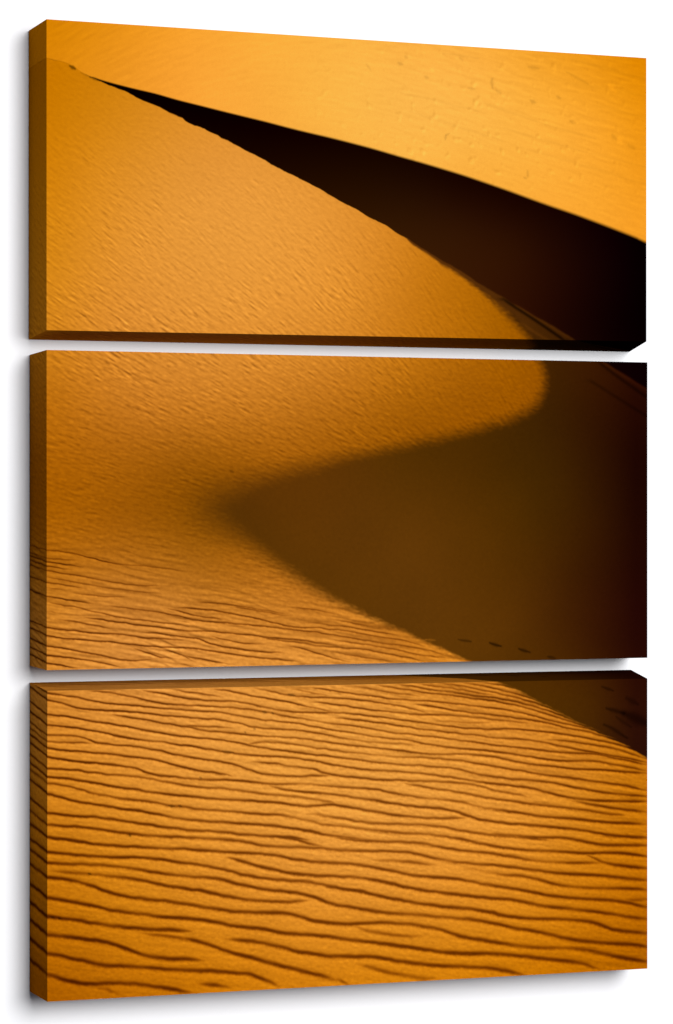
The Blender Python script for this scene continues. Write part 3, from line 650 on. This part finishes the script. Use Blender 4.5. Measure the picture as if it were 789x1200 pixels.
MARKS = [
 (33.5,-582.9,41.5,-579.1,1.3,0.3),
 (49.8,-575.1,63,-569.4,0.8,0.75),
 (63,-569.4,77.4,-565,1,0.35),
 (512.2,-611.3,516.7,-609.2,1.8,0.79),
 (551.6,-593.7,555.5,-592.7,1.6,0.82),
 (521.9,-620.8,525.7,-618.6,1.5,0.86),
 (560.7,-604.9,564.6,-602.7,1.6,1.12),
 (582.7,-513.8,581.4,-507.8,1.2,0.79),
 (582.7,-513.8,589.2,-516.5,1,0.82),
 (654.9,-596.4,656.2,-583.2,1.6,0.77),
 (661.5,-579.8,666.8,-576.5,1.5,0.82),
 (619.4,-581.4,627.3,-580.6,1.5,0.86),
 (717.2,-568,721.2,-565.8,2,0.77),
 (755.9,-575.9,761.3,-573.7,1.6,0.81),
 (709.3,-616,727.9,-614.5,1.5,0.83),
 (770.7,-611.8,805.7,-596.5,1.4,0.86),
 (840.9,-595.8,849.1,-587.6,2.6,1.12),
 (843.5,-525,849,-519.2,2.4,0.85),
 (854.4,-520.6,859.8,-513.5,2.2,1.12),
 (870.7,-511.5,877.6,-506.9,2,0.88),
 (776,-541.6,784.1,-539.5,1.6,0.83),
 (781.4,-540.6,788.1,-539.7,1.2,1.12),
 (709,-468.5,707.7,-460,1.4,0.82),
 (702.4,-458.6,705,-457.5,1.2,0.82),
 (606.4,-622.8,610.3,-619.4,1.5,0.88),
 (464,-607.1,469.1,-599.1,1.4,0.88),
 (580.2,-628.6,632.6,-624.1,1.2,0.92),
 (553.1,192.7,567.4,194.2,0.9,1.9),
 (602.5,193.4,619.6,196.2,1,0.5),
 (651.1,199.2,668.2,203.9,1.3,0.28),
 (694.7,208.3,710.6,213.9,1.2,0.35),
 (741.2,220.5,750.6,223,1.1,0.45),
 (691.9,259.5,707.9,268.2,1,1),
 (827.3,264.4,842.2,270.8,1.3,0.5),
 (832.6,295,859.8,302.9,2,0.45),
 (859.8,302.9,902.1,319.7,4.6,0.42),
 (829.9,318.1,865.2,338.4,1.7,0.5),
 (866.6,281.1,883,289.9,2.4,0.6),
 (847.5,307.5,872,322.7,1.6,0.65),
 (117.4,450.5,118.9,452.3,1.3,0.4),
 (60.3,500,62.1,501.2,1,0.4),
 (174.5,412.1,180.6,413.5,1.1,0.5),
 (186.7,413.1,190.3,414.4,1,0.5),
 (309.5,288.5,312.6,289.8,1,0.5),
 (321.4,290.5,323.9,291.8,0.9,0.5),
 (282.8,315.4,284.6,316.6,1,0.55),
 (296.4,311,298.9,312.2,0.9,0.55),
 (217.3,375.8,219.8,377.1,1,0.55),
 (8.5,556.6,10.8,557.8,1.2,0.5),
 (18,557.6,20.3,558.8,1.1,0.5),
 (346.4,265.9,355.2,267.8,0.9,0.5),
 (249.3,341.3,265.4,343.5,1,0.6),
 (262.1,-42,267,-39.7,1.2,0.7),
 (632.5,-564,738.5,-535.1,1.3,0.94),
 (738.5,-535.1,819.1,-517.9,1.3,0.94),
 (672,-527.3,792.1,-500.9,1.4,0.95),
 (792.1,-500.9,895.3,-480.7,1.4,0.95),
 (698.4,-501.9,896.6,-456.2,1.6,0.95),
 (781.5,-629.4,895.5,-608.2,1.6,0.93),
 (738.6,-600.5,896.9,-583.8,1.8,0.95),
 (515.3,-570.4,632.5,-549.6,1.2,0.95),
 (528.2,-544.8,672,-509.2,1.3,0.95),
 (819.2,-565.5,896.8,-551.9,1.6,0.95),
]
SPUR_LINES = [
 (0.32,[(671.6,-285.7),(688.8,-275.6),(708.7,-264.3),(730,-251.9),(760.7,-233.3),(767.4,-229.2)],1.15),
 (1.3,[(700.7,-252),(722,-239.2),(748.7,-225.2)],1.2),
 (0.72,[(684.8,-262.5),(700.7,-246),(714,-233)],2.2),
 (1.22,[(684.8,-281.3),(722,-262.1),(751.4,-247),(775.5,-234.2)],1.3),
 (0.6,[(818.6,-201),(856.5,-176),(902.9,-147.3)],1.4),
 (1.25,[(826.7,-199.9),(859.3,-181.5),(901.6,-159.5)],1.5),
 (0.72,[(807.7,-172.8),(848.3,-150.2),(902.9,-120.3)],1.3),
]
CORNERS = [
 [(1.8,-643.8,-2.2,-638.1),(898,-638.1,906.5,-633.1),(897.3,-230.4,905.8,-219.4),(1.5,-227.8,-2.5,-219)],
 [(1.5,-201.4,-1.3,-198.2),(898.8,-200.4,907.3,-195.4),(898,224,906.5,219),(1.4,226.6,-1.5,223.3)],
 [(2.2,254.3,-1.4,246.1),(897.9,253.9,907.2,244.2),(897.2,670.1,905.7,665.1),(1.9,669.2,-1.8,664.4)],
]
CAM = dict(loc=(-1255.16,-4222.13,-37.06), yaw=0.377299, pitch=0.004871, roll=-0.001157, f=4.880)
DEPTH = 70.76


def catmull(P, step=4.0):
    P = np.asarray(P, float)
    Q = np.vstack([2*P[0]-P[1], P, 2*P[-1]-P[-2]])
    out = []
    for i in range(1, len(Q)-2):
        n = max(2, int(np.hypot(*(Q[i+1]-Q[i])[:2])/step))
        t = np.linspace(0, 1, n, endpoint=False)[:, None]
        a, b, c, d = Q[i-1], Q[i], Q[i+1], Q[i+2]
        out.append(0.5*((2*b)+(-a+c)*t+(2*a-5*b+4*c-d)*t*t+(-a+3*b-3*c+d)*t**3))
    out.append(P[-1:])
    return np.vstack(out)

def lin(c):
    c = np.clip(np.asarray(c, float)/255.0, 0, 1)
    return np.where(c <= 0.04045, c/12.92, ((c+0.055)/1.055)**2.4)

class Spline2D:
    """thin-plate surface through scattered values, sampled on a coarse grid"""
    X0, X1, V0, V1, N = -100.0, 1000.0, -740.0, 760.0, 10.0
    def __init__(s, P, vals, reg=30.0):
        P = np.asarray(P, float); vals = np.asarray(vals, float)
        n = len(P)
        d2 = ((P[:, None]-P[None])**2).sum(-1)
        K = 0.5*d2*np.log(d2+1e-9)/1e3 + reg*np.eye(n)
        A = np.zeros((n+3, n+3)); A[:n, :n] = K
        A[:n, n] = 1; A[:n, n+1:] = P/100; A[n:, :n] = A[:n, n:].T
        w = np.linalg.solve(A, np.vstack([vals, np.zeros((3, vals.shape[1]))]))
        gx = np.arange(s.X0, s.X1+1, s.N); gv = np.arange(s.V0, s.V1+1, s.N)
        lo, hi = P.min(0), P.max(0)
        cx, cv = np.clip(gx, lo[0], hi[0]), np.clip(gv, lo[1], hi[1])
        G = np.stack(np.meshgrid(cx, cv), -1).reshape(-1, 2)
        d2 = ((G[:, None]-P[None])**2).sum(-1)
        F = (0.5*d2*np.log(d2+1e-9)/1e3)@w[:n] + w[n] + (G/100)@w[n+1:]
        s.F = F.reshape(len(gv), len(gx), -1)
    def __call__(s, x, v):
        return bil(s.F, (x-s.X0)/s.N, (v-s.V0)/s.N)

def bil(F, fx, fv):
    fx = np.clip(fx, 0, F.shape[1]-1.001); fv = np.clip(fv, 0, F.shape[0]-1.001)
    i = fx.astype(int); j = fv.astype(int); a = fx-i; b = fv-j
    if F.ndim == 3: a = a[..., None]; b = b[..., None]
    return (F[j, i]*(1-a)+F[j, i+1]*a)*(1-b)+(F[j+1, i]*(1-a)+F[j+1, i+1]*a)*b

def blur(a, s):
    r = int(3*s)+1
    k = np.exp(-0.5*(np.arange(-r, r+1)/s)**2); k /= k.sum()
    for ax in (0, 1):
        p = np.pad(a, [(r, r) if i == ax else (0, 0) for i in (0, 1)], mode='wrap')
        a = sum(k[i]*np.take(p, range(i, i+a.shape[ax]), axis=ax) for i in range(2*r+1))
    return a

# noise sheets in millimetres over the whole picture (1 cell = 1 mm), fixed seed
NX, NV = 1120, 1520
def sheet(s):
    n = blur(rng.standard_normal((NV, NX)), s)
    return n/n.std()
noise_fine, noise_mid, noise_low = sheet(1.0), sheet(5.0), sheet(22.0)
white = rng.standard_normal((NV, NX))
def at(S, x, v): return bil(S, x+110, v+750)

def streaks(angle, length, thick):
    """white noise smeared along a direction field (degrees, down to the right), on the 1 mm sheet"""
    src = blur(white, thick)
    gx, gv = np.meshgrid(np.arange(NX)-110.0, np.arange(NV)-750.0)
    A = np.radians(angle(gx, gv)[..., 0])
    dx, dv = np.cos(A), np.sin(A)
    acc = np.zeros_like(src)
    for k in np.linspace(-1, 1, 17 if length < 12 else 25):
        acc += bil(src, gx+110+dx*k*length, gv+750+dv*k*length)*(1-abs(k)*0.8)
    acc -= blur(acc, thick*3.2)
    return acc/acc.std()

wind_field = Spline2D([w[:2] for w in WIND], [w[2:] for w in WIND], 40)
far_field = Spline2D([w[:2] for w in FAR_WIND], [w[2:] for w in FAR_WIND], 60)
wind_tex = streaks(wind_field, 8, 0.75)+0.2*streaks(wind_field, 14, 1.2)
wind_tex = np.sign(wind_tex)*np.abs(wind_tex)**1.15          # sparse, crisp little ripples
wind_tex *= np.clip(0.9+0.28*sheet(7.0), 0.2, 1.6)
wind_tex /= wind_tex.std()
far_tex = streaks(far_field, 14, 1.3)
ripple_field = Spline2D([w[:2] for w in RIPPLE_ZONE], [(8.5, w[2]) for w in RIPPLE_ZONE], 8)
def combed(deg, along, across):
    """band of noise combed along one direction (fixed angle), lengths in mm"""
    fx, fv = np.meshgrid(np.fft.fftfreq(NX), np.fft.fftfreq(NV))
    a = math.radians(deg)
    p, q = fx*math.cos(a)+fv*math.sin(a), -fx*math.sin(a)+fv*math.cos(a)
    g = np.exp(-2*np.pi**2*(p*along)**2)*(np.exp(-2*np.pi**2*(q*across)**2)-np.exp(-2*np.pi**2*(q*across*2.6)**2))
    r = np.real(np.fft.ifft2(np.fft.fft2(white)*g))
    return r/r.std()
ripple_tex = 0.8*combed(8.5, 16, 1.5)+0.6*combed(9.5, 28, 2.2)
noise_dimple = sheet(2.6)
grain_tex = streaks(Spline2D([w[:2] for w in WIND], [(10.0, 0) for w in WIND]), 4, 0.9)

def tone(T):
    return Spline2D([t[:2] for t in T], [t[2:] for t in T], 8)
T1, T2, T3, T4 = tone(FAR_DUNE), tone(SLIP_FACE), tone(NEAR_DUNE), tone(SHADED_BOWL)

outline = np.asarray(LIT_OUTLINE, float)
spur_crest = catmull(SPUR_CREST, 6); far_edge = catmull(FAR_EDGE, 6)

def side_of_outline(x, v):
    """signed distance (mm, inside positive) to the sunlit near dune and the softness there"""
    best = np.full(x.shape, 1e9); soft = np.ones(x.shape)
    inside = np.zeros(x.shape, bool)
    n = len(outline)
    for i in range(n):
        ax, av, as_ = outline[i]; bx, bv, bs = outline[(i+1) % n]
        ex, ev = bx-ax, bv-av
        t = np.clip(((x-ax)*ex+(v-av)*ev)/(ex*ex+ev*ev), 0, 1)
        d = (x-ax-t*ex)**2+(v-av-t*ev)**2
        m = d < best
        best = np.where(m, d, best); soft = np.where(m, as_+(bs-as_)*t, soft)
        if av != bv:
            c = ((av > v) != (bv > v)) & (x < ex*(v-av)/ev+ax)
            inside ^= c
    d = np.sqrt(best)
    return np.where(inside, d, -d), soft

def smooth(t): t = np.clip(t, 0, 1); return t*t*(3-2*t)

def eased(P, k=9):
    P = P.copy(); n = min(k, (len(P)-1)//2)
    if n > 1:
        w = np.hanning(2*n+1); w /= w.sum()
        e = np.concatenate([2*P[0, 1]-P[n:0:-1, 1], P[:, 1], 2*P[-1, 1]-P[-2:-n-2:-1, 1]])
        P[:, 1] = np.convolve(e, w, 'valid')
    return P
ripple_lines = [eased(catmull(P, 3.0)) for P in STROKES]      # x, v, darkness
spur_lines = [(k, catmull(P, 3.0), r) for k, P, r in SPUR_LINES]

def line_offset(P, x, v):
    y = np.interp(x, P[:, 0], P[:, 1])
    end = np.maximum(P[0, 0]-x, x-P[-1, 0])
    return v-y, end

def picture(x, v):
    """linear RGB of the print at canvas points (x, v); x, v are 2-D arrays"""
    xr = x+0.9*at(noise_mid, x, v); vr = v+0.3*at(noise_mid, x+300, v)+0.1*at(noise_fine, x, v)
    c1, c2, c3, c4 = (lin(T(x, v)) for T in (T1, T2, T3, T4))
    # ---- sunlit near dune: wind texture and the long ripples
    amp = np.clip(wind_field(x, v)[..., 1], 0, 2)*np.clip(1+0.3*at(noise_low, x, v), 0.3, 1.7)
    w = at(wind_tex, x, v)
    w = np.where(w < 0, w*1.2, w*0.65)
    sand = 0.035*at(noise_fine, x, v)+0.05*at(grain_tex, x, v)+0.02*at(noise_low, x, v)
    rz = np.clip(ripple_field(x, v)[..., 1], 0, 1)*np.clip(1+0.35*at(noise_low, x+200, v), 0.2, 1.7)
    rt = at(ripple_tex, x, v); rt = np.where(rt < 0, rt*1.5, rt*0.6)
    ph = (v*0.988-x*0.152)/9.3+0.62*at(noise_low, x*0.6, v*0.6)+0.10*at(noise_mid, x*0.5, v)
    comb = np.clip(np.sin(2*np.pi*ph), 0, 1)**2
    rt = rt*np.interp(v, [228, 250], [.6, 1])-(3.6*comb-1.1)*np.interp(v, [225, 250], [1, 0])*np.clip(0.8+0.5*at(noise_low, x+400, v), 0, 1.4)
    f3 = np.exp(np.interp(v, [-640, -450, -230, -100], [.05, .08, .115, .135])*amp*w+np.interp(v, [228, 250], [.16, .1])*rz*rt+sand*np.interp(v, [-640, -300, -150, 0], [.35, .5, .9, 1.0]))
    c3 = c3*np.stack([f3**0.85, f3, f3**1.25], -1)
    dark = np.zeros(x.shape); shade = np.zeros(x.shape)
    lo_x, hi_x, lo_v, hi_v = x.min(), x.max(), v.min(), v.max()
    if hi_v > 20:
        dmod = np.clip(1+0.16*at(noise_mid, x*0.35, v*1.0), 0.45, 1.25)
        for P in ripple_lines:
            a, b = P[:, 1].min()-14, P[:, 1].max()+14
            if b < lo_v or a > hi_v: continue
            rows = np.where((v.max(1) > a) & (v.min(1) < b))[0]
            cols = np.where((x.max(0) > P[0, 0]-16) & (x.min(0) < P[-1, 0]+16))[0]
            if not len(rows) or not len(cols): continue
            sl = (slice(rows[0], rows[-1]+1), slice(cols[0], cols[-1]+1))
            dy, end = line_offset(P, xr[sl], vr[sl])
            d = np.interp(xr[sl], P[:, 0], P[:, 2])
            big = np.interp(v[sl], [20, 80, 226, 260, 330, 450, 700], [.6, .62, .8, .86, .98, 1.4, 2.1])
            sig = big*np.where(dy < 0, 1.15, 0.95)
            fade = np.exp(-(np.maximum(end, -5)+5)**2/70.0)
            taper = smooth(np.clip((-end+3)/26.0, 0, 1))
            fade = fade*(0.25+0.75*taper)
            sig = sig*(0.7+0.3*taper)
            k = d*np.exp(-0.5*(dy/sig)**2)*fade
            dark[sl] = np.maximum(dark[sl], np.clip(k*dmod[sl], 0, 1))
            sh = np.where(dy < 0, np.exp(dy/(4.2*big)), -0.5*np.exp(-((dy-3.2*big)/(2.0*big))**2))
            sh = d*fade*sh; o = shade[sl]
            shade[sl] = np.where(np.abs(sh) > np.abs(o), sh, o)
    c3 = c3*np.exp(-0.15*np.clip(shade, -1, 1.5))[..., None]
    press = np.interp(x, [-70, 60, 250, 420, 650, 860], [1.15, 1.12, .98, .82, .84, .98])
    dark = dark*(press+(1-press)*np.clip((v-350)/450, 0, .6))
    c3 = c3*np.exp(-dark[..., None]*np.array([1.55, 2.05, 2.9]))
    # ---- shade in the bowl
    sd, soft = side_of_outline(xr, vr)
    soft = soft*1.28
    jit = (0.9*at(grain_tex, x, v)+0.6*at(noise_mid, x, v))*np.clip(soft-1.5, 0, 6)*0.16+0.3*at(noise_mid, x+77, v)
    ripple_reach = -3.2*np.clip(dark, 0, 1)*(soft < 4)*(v > 0)
    lit = smooth((sd+jit+ripple_reach+soft)/(2*soft))[..., None]
    c4 = c4*np.exp(0.02*at(noise_fine, x, v)+0.02*at(noise_low, x, v))[..., None]
    for k, P, r in spur_lines:
        if P[:, 1].max()+12 < lo_v or P[:, 1].min()-12 > hi_v: continue
        dy, end = line_offset(P, x, v)
        g = np.exp(-0.5*(dy*0.8/(r*1.28))**2)*np.exp(-(np.maximum(end, -8)+8)**2/140.0)
        c4 = c4*(k**(1.3*g))[..., None]; c2 = c2*(k**(1.1*g))[..., None]
    c = c4*(1-lit)+c3*lit
    # ---- the far dune and the dark slip face behind the crest
    dz = np.clip(1-((x-640)/330)**2, 0, 1)*np.clip((v+640)/25, 0, 1)*np.clip((-400-v)/60, 0, 1)
    spot = lambda a, b: np.clip(at(noise_dimple, a, b)-1.15, 0, 2)
    dimple = dz*(spot(x+1.2, v+1.6)-spot(x-1.2, v-1.6))
    f1 = np.exp(0.035*np.clip(far_field(x, v)[..., 1], 0, 1)*2.0*at(far_tex, x, v)-0.085*dimple+0.012*at(noise_low, x, v)+0.012*at(noise_fine, x, v))
    c1 = c1*np.stack([f1**0.8, f1, f1**1.4], -1)
    ye = np.interp(x, far_edge[:, 0], far_edge[:, 1])
    yg = np.interp(xr, spur_crest[:, 0], spur_crest[:, 1])
    blurw = np.interp(x, [60, 200, 450, 900], [1.0, 1.3, 1.9, 3.4])
    far = smooth((ye-v+blurw)/(2*blurw))
    far = np.where(x < far_edge[0, 0], 1.0, far)[..., None]
    behind = c2*(1-far)+c1*far
    gw = np.interp(x, [60, 500, 560, 700], [0.75, 0.8, 1.6, 2.4])
    gm = smooth((yg-vr+gw)/(2*gw))[..., None]
    c = c*(1-gm)+behind*gm
    # ---- footprints, twigs and pebbles in the picture
    for ax, av, bx, bv, r, k in MARKS:
        r *= 1.25
        if max(av, bv)+5*r < lo_v or min(av, bv)-5*r > hi_v: continue
        rows = np.where((v.max(1) > min(av, bv)-5*r) & (v.min(1) < max(av, bv)+5*r))[0]
        cols = np.where((x.max(0) > min(ax, bx)-5*r) & (x.min(0) < max(ax, bx)+5*r))[0]
        if not len(rows) or not len(cols): continue
        sl = (slice(rows[0], rows[-1]+1), slice(cols[0], cols[-1]+1))
        ex, ev = bx-ax, bv-av
        t = np.clip(((xr[sl]-ax)*ex+(vr[sl]-av)*ev)/(ex*ex+ev*ev+1e-6), 0, 1)
        d2 = (xr[sl]-ax-t*ex)**2+(vr[sl]-av-t*ev)**2
        g = np.exp(-0.5*d2/(r*r*(0.35+0.65*np.sin(np.pi*np.clip(t, .12, .88)))**2))
        c[sl] = c[sl]*(k**g)[..., None]
    return c

# ---------------------------------------------------------------- materials
PRINT_LEVEL = 0.41       # ink density: reflectance of the print per unit of picture brightness

def principled(name):
    m = bpy.data.materials.new(name); m.use_nodes = True
    nt = m.node_tree
    return m, nt, nt.nodes['Principled BSDF']

ink, nt, bsdf = principled('printed canvas')
att = nt.nodes.new('ShaderNodeAttribute'); att.attribute_name = 'ink'
tc = nt.nodes.new('ShaderNodeTexCoord')
weave = nt.nodes.new('ShaderNodeTexNoise'); weave.inputs['Scale'].default_value = 900; weave.inputs['Detail'].default_value = 3
nt.links.new(tc.outputs['Object'], weave.inputs['Vector'])
rr = nt.nodes.new('ShaderNodeMapRange'); rr.inputs['From Min'].default_value = .3; rr.inputs['From Max'].default_value = .7
rr.inputs['To Min'].default_value = .94; rr.inputs['To Max'].default_value = 1.06
nt.links.new(weave.outputs['Fac'], rr.inputs['Value'])
mul = nt.nodes.new('ShaderNodeVectorMath'); mul.operation = 'SCALE'
nt.links.new(att.outputs['Color'], mul.inputs[0]); nt.links.new(rr.outputs['Result'], mul.inputs['Scale'])
nt.links.new(mul.outputs['Vector'], bsdf.inputs['Base Color'])
bump = nt.nodes.new('ShaderNodeBump'); bump.inputs['Strength'].default_value = .12; bump.inputs['Distance'].default_value = .0003
nt.links.new(weave.outputs['Fac'], bump.inputs['Height']); nt.links.new(bump.outputs['Normal'], bsdf.inputs['Normal'])
bsdf.inputs['Roughness'].default_value = .85
bsdf.inputs['Specular IOR Level'].default_value = 0.0

paint, nt, bsdf = principled('white wall paint')
n = nt.nodes.new('ShaderNodeTexNoise'); n.inputs['Scale'].default_value = 180; n.inputs['Detail'].default_value = 4
tcw = nt.nodes.new('ShaderNodeTexCoord'); nt.links.new(tcw.outputs['Object'], n.inputs['Vector'])
b = nt.nodes.new('ShaderNodeBump'); b.inputs['Strength'].default_value = .05; b.inputs['Distance'].default_value = .0005
nt.links.new(n.outputs['Fac'], b.inputs['Height']); nt.links.new(b.outputs['Normal'], bsdf.inputs['Normal'])
ramp = nt.nodes.new('ShaderNodeValToRGB')
WALL = 0.5
ramp.color_ramp.elements[0].color = (WALL*.98, WALL*.98, WALL, 1); ramp.color_ramp.elements[1].color = (WALL, WALL, WALL*1.02, 1)
nt.links.new(n.outputs['Fac'], ramp.inputs['Fac']); nt.links.new(ramp.outputs['Color'], bsdf.inputs['Base Color'])
bsdf.inputs['Roughness'].default_value = .9; bsdf.inputs['Specular IOR Level'].default_value = .1

# ---------------------------------------------------------------- the canvases
def grid_mesh(name, P, C, parent, flip=False):
    """P (rows, cols, 3) points in mm (x, v, depth) -> mesh with its printed colour per point"""
    R, K = P.shape[:2]
    co = np.stack([P[..., 0], P[..., 2], -P[..., 1]], -1).reshape(-1, 3)*MM
    idx = np.arange(R*K).reshape(R, K)
    q = np.stack([idx[:-1, :-1], idx[1:, :-1], idx[1:, 1:], idx[:-1, 1:]], -1).reshape(-1, 4)
    if flip: q = q[:, ::-1]
    me = bpy.data.meshes.new(name)
    me.vertices.add(len(co)); me.vertices.foreach_set('co', co.ravel())
    me.loops.add(q.size); me.loops.foreach_set('vertex_index', q.astype(np.int32).ravel())
    me.polygons.add(len(q)); me.polygons.foreach_set('loop_start', np.arange(0, q.size, 4, dtype=np.int32))
    me.update(calc_edges=True)
    a = me.color_attributes.new('ink', 'FLOAT_COLOR', 'POINT')
    rgba = np.ones((len(co), 4)); rgba[:, :3] = np.clip(C.reshape(-1, 3), 0, 1)*PRINT_LEVEL
    a.data.foreach_set('color', rgba.astype(np.float32).ravel())
    me.shade_smooth()
    me.materials.append(ink)
    o = bpy.data.objects.new(name, me); col.objects.link(o)
    o.parent = parent
    return o

def lerp2(c, s, t):
    """bilinear patch: c = lt, rt, rb, lb"""
    s = s[..., None]; t = t[..., None]
    return (c[0]*(1-s)+c[1]*s)*(1-t)+(c[3]*(1-s)+c[2]*s)*t

STEP = 1.0
ROUND = 1.2     # mm, how far the cloth rounds over the stretcher's edge
LABELS = [
    'top canvas of the triptych, black shadow wedge between two orange sand dunes',
    'middle canvas of the triptych, lit dune curving round a broad brown shadow',
    'bottom canvas of the triptych, orange sand covered in wavy dark ripples',
]
def build_canvas(cs, label):
    F = np.array([(a, b, 0.0) for a, b, c, d in cs]); B = np.array([(c, d, DEPTH) for a, b, c, d in cs])
    root = bpy.data.objects.new('stretched_canvas', None); col.objects.link(root)
    root['label'] = label; root['category'] = 'canvas print'; root['group'] = 'canvases of the dune triptych'
    base = Vector(((B[2][0]+B[3][0])/2*MM, DEPTH*MM, -(B[2][1]+B[3][1])/2*MM))
    root.location = base
    W = F[1][0]-F[0][0]; H = F[3][1]-F[0][1]
    nx, nv = int(W/STEP), int(H/STEP)
    s, t = np.meshgrid(np.linspace(0, 1, nx+1), np.linspace(0, 1, nv+1))
    P = lerp2(F, s, t)
    C = picture(P[..., 0], P[..., 1])
    parts = [grid_mesh('front_panel', P, C, root)]
    # the cloth wraps round the four sides; the picture carries on over the edge
    def side(i, j, nrm, n, name):
        nd = max(8, int(DEPTH/2.0)) if n < 1 else int(DEPTH/1.5)
        L = np.hypot(*(F[j]-F[i])[:2]); nl = int(L/(1.2))
        u, d = np.meshgrid(np.linspace(0, 1, nl+1), np.linspace(0, 1, nd+1))
        c4 = [F[i], F[j], B[j], B[i]]
        Q = lerp2(c4, u, d)
        e = lerp2([F[i], F[j], F[j], F[i]], u, d)
        px = e[..., 0]+nrm[0]*d*DEPTH; pv = e[..., 1]+nrm[1]*d*DEPTH
        return grid_mesh(name, Q, picture(px, pv), root)
    for (i, j, nrm) in ((3, 2, (0, 1)), (1, 0, (0, -1)), (0, 3, (-1, 0)), (2, 1, (1, 0))):
        parts.append(side(i, j, nrm, 1, 'wrapped_edge'))
    for o in parts: o.matrix_parent_inverse = Matrix.Translation(-base)
    return root

for cs, lb in zip(CORNERS, LABELS):
    build_canvas(cs, lb)

# ---------------------------------------------------------------- the wall behind
def wall():
    me = bpy.data.meshes.new('wall')
    y0, y1 = (DEPTH+1.5)*MM, (DEPTH+120)*MM
    X0, X1, Z0, Z1 = -2.2, 3.1, -2.2, 2.2
    v = [(X, y, Z) for y in (y0, y1) for X, Z in ((X0, Z0), (X1, Z0), (X1, Z1), (X0, Z1))]
    me.from_pydata(v, [], [(0, 1, 2, 3), (5, 4, 7, 6), (4, 0, 3, 7), (1, 5, 6, 2), (3, 2, 6, 7), (4, 5, 1, 0)])
    me.materials.append(paint)
    o = bpy.data.objects.new('wall', me); col.objects.link(o)
    o['kind'] = 'structure'; o['label'] = 'plain white wall behind the canvases'; o['category'] = 'wall'
wall()

# ---------------------------------------------------------------- light
LAMP = 2200.0
def lamp(name, loc, aim, size, power, color):
    l = bpy.data.lights.new(name, 'AREA'); l.shape = 'DISK'; l.size = size
    l.energy = power; l.color = color
    o = bpy.data.objects.new(name, l); col.objects.link(o)
    o.location = loc
    o.rotation_euler = (Vector(aim)-Vector(loc)).to_track_quat('-Z', 'Y').to_euler()
    return o
lamp('softbox_lamp', (2.2, -9.0, 2.25), (.45, 0, 0), 5.8, LAMP, (1, 1, 1))
w = bpy.data.worlds.new('World'); scene.world = w; w.use_nodes = True
w.node_tree.nodes['Background'].inputs['Color'].default_value = (.82, .85, 1, 1)
w.node_tree.nodes['Background'].inputs['Strength'].default_value = 0.14

# ---------------------------------------------------------------- camera
cam = bpy.data.cameras.new('camera'); co = bpy.data.objects.new('camera', cam); col.objects.link(co)
cam.sensor_fit = 'HORIZONTAL'; cam.sensor_width = 36; cam.lens = 36*CAM['f']
cam.clip_start = .05; cam.clip_end = 100
y, p, r = CAM['yaw'], CAM['pitch'], CAM['roll']
fwd = Vector((math.sin(y)*math.cos(p), math.cos(y)*math.cos(p), math.sin(p)))
r0 = Vector((math.cos(y), -math.sin(y), 0)); u0 = r0.cross(fwd)
right = math.cos(r)*r0+math.sin(r)*u0; up = -math.sin(r)*r0+math.cos(r)*u0
M = Matrix((right, up, -fwd)).transposed().to_4x4(); M.translation = Vector(CAM['loc'])*MM
co.matrix_world = M
scene.camera = co

vs = scene.view_settings
scene.display_settings.display_device = 'sRGB'
vs.view_transform = 'Standard'; vs.look = 'None'; vs.exposure = 0; vs.gamma = 1; vs.use_curve_mapping = False
scene.cycles.max_bounces = 8; scene.cycles.diffuse_bounces = 5
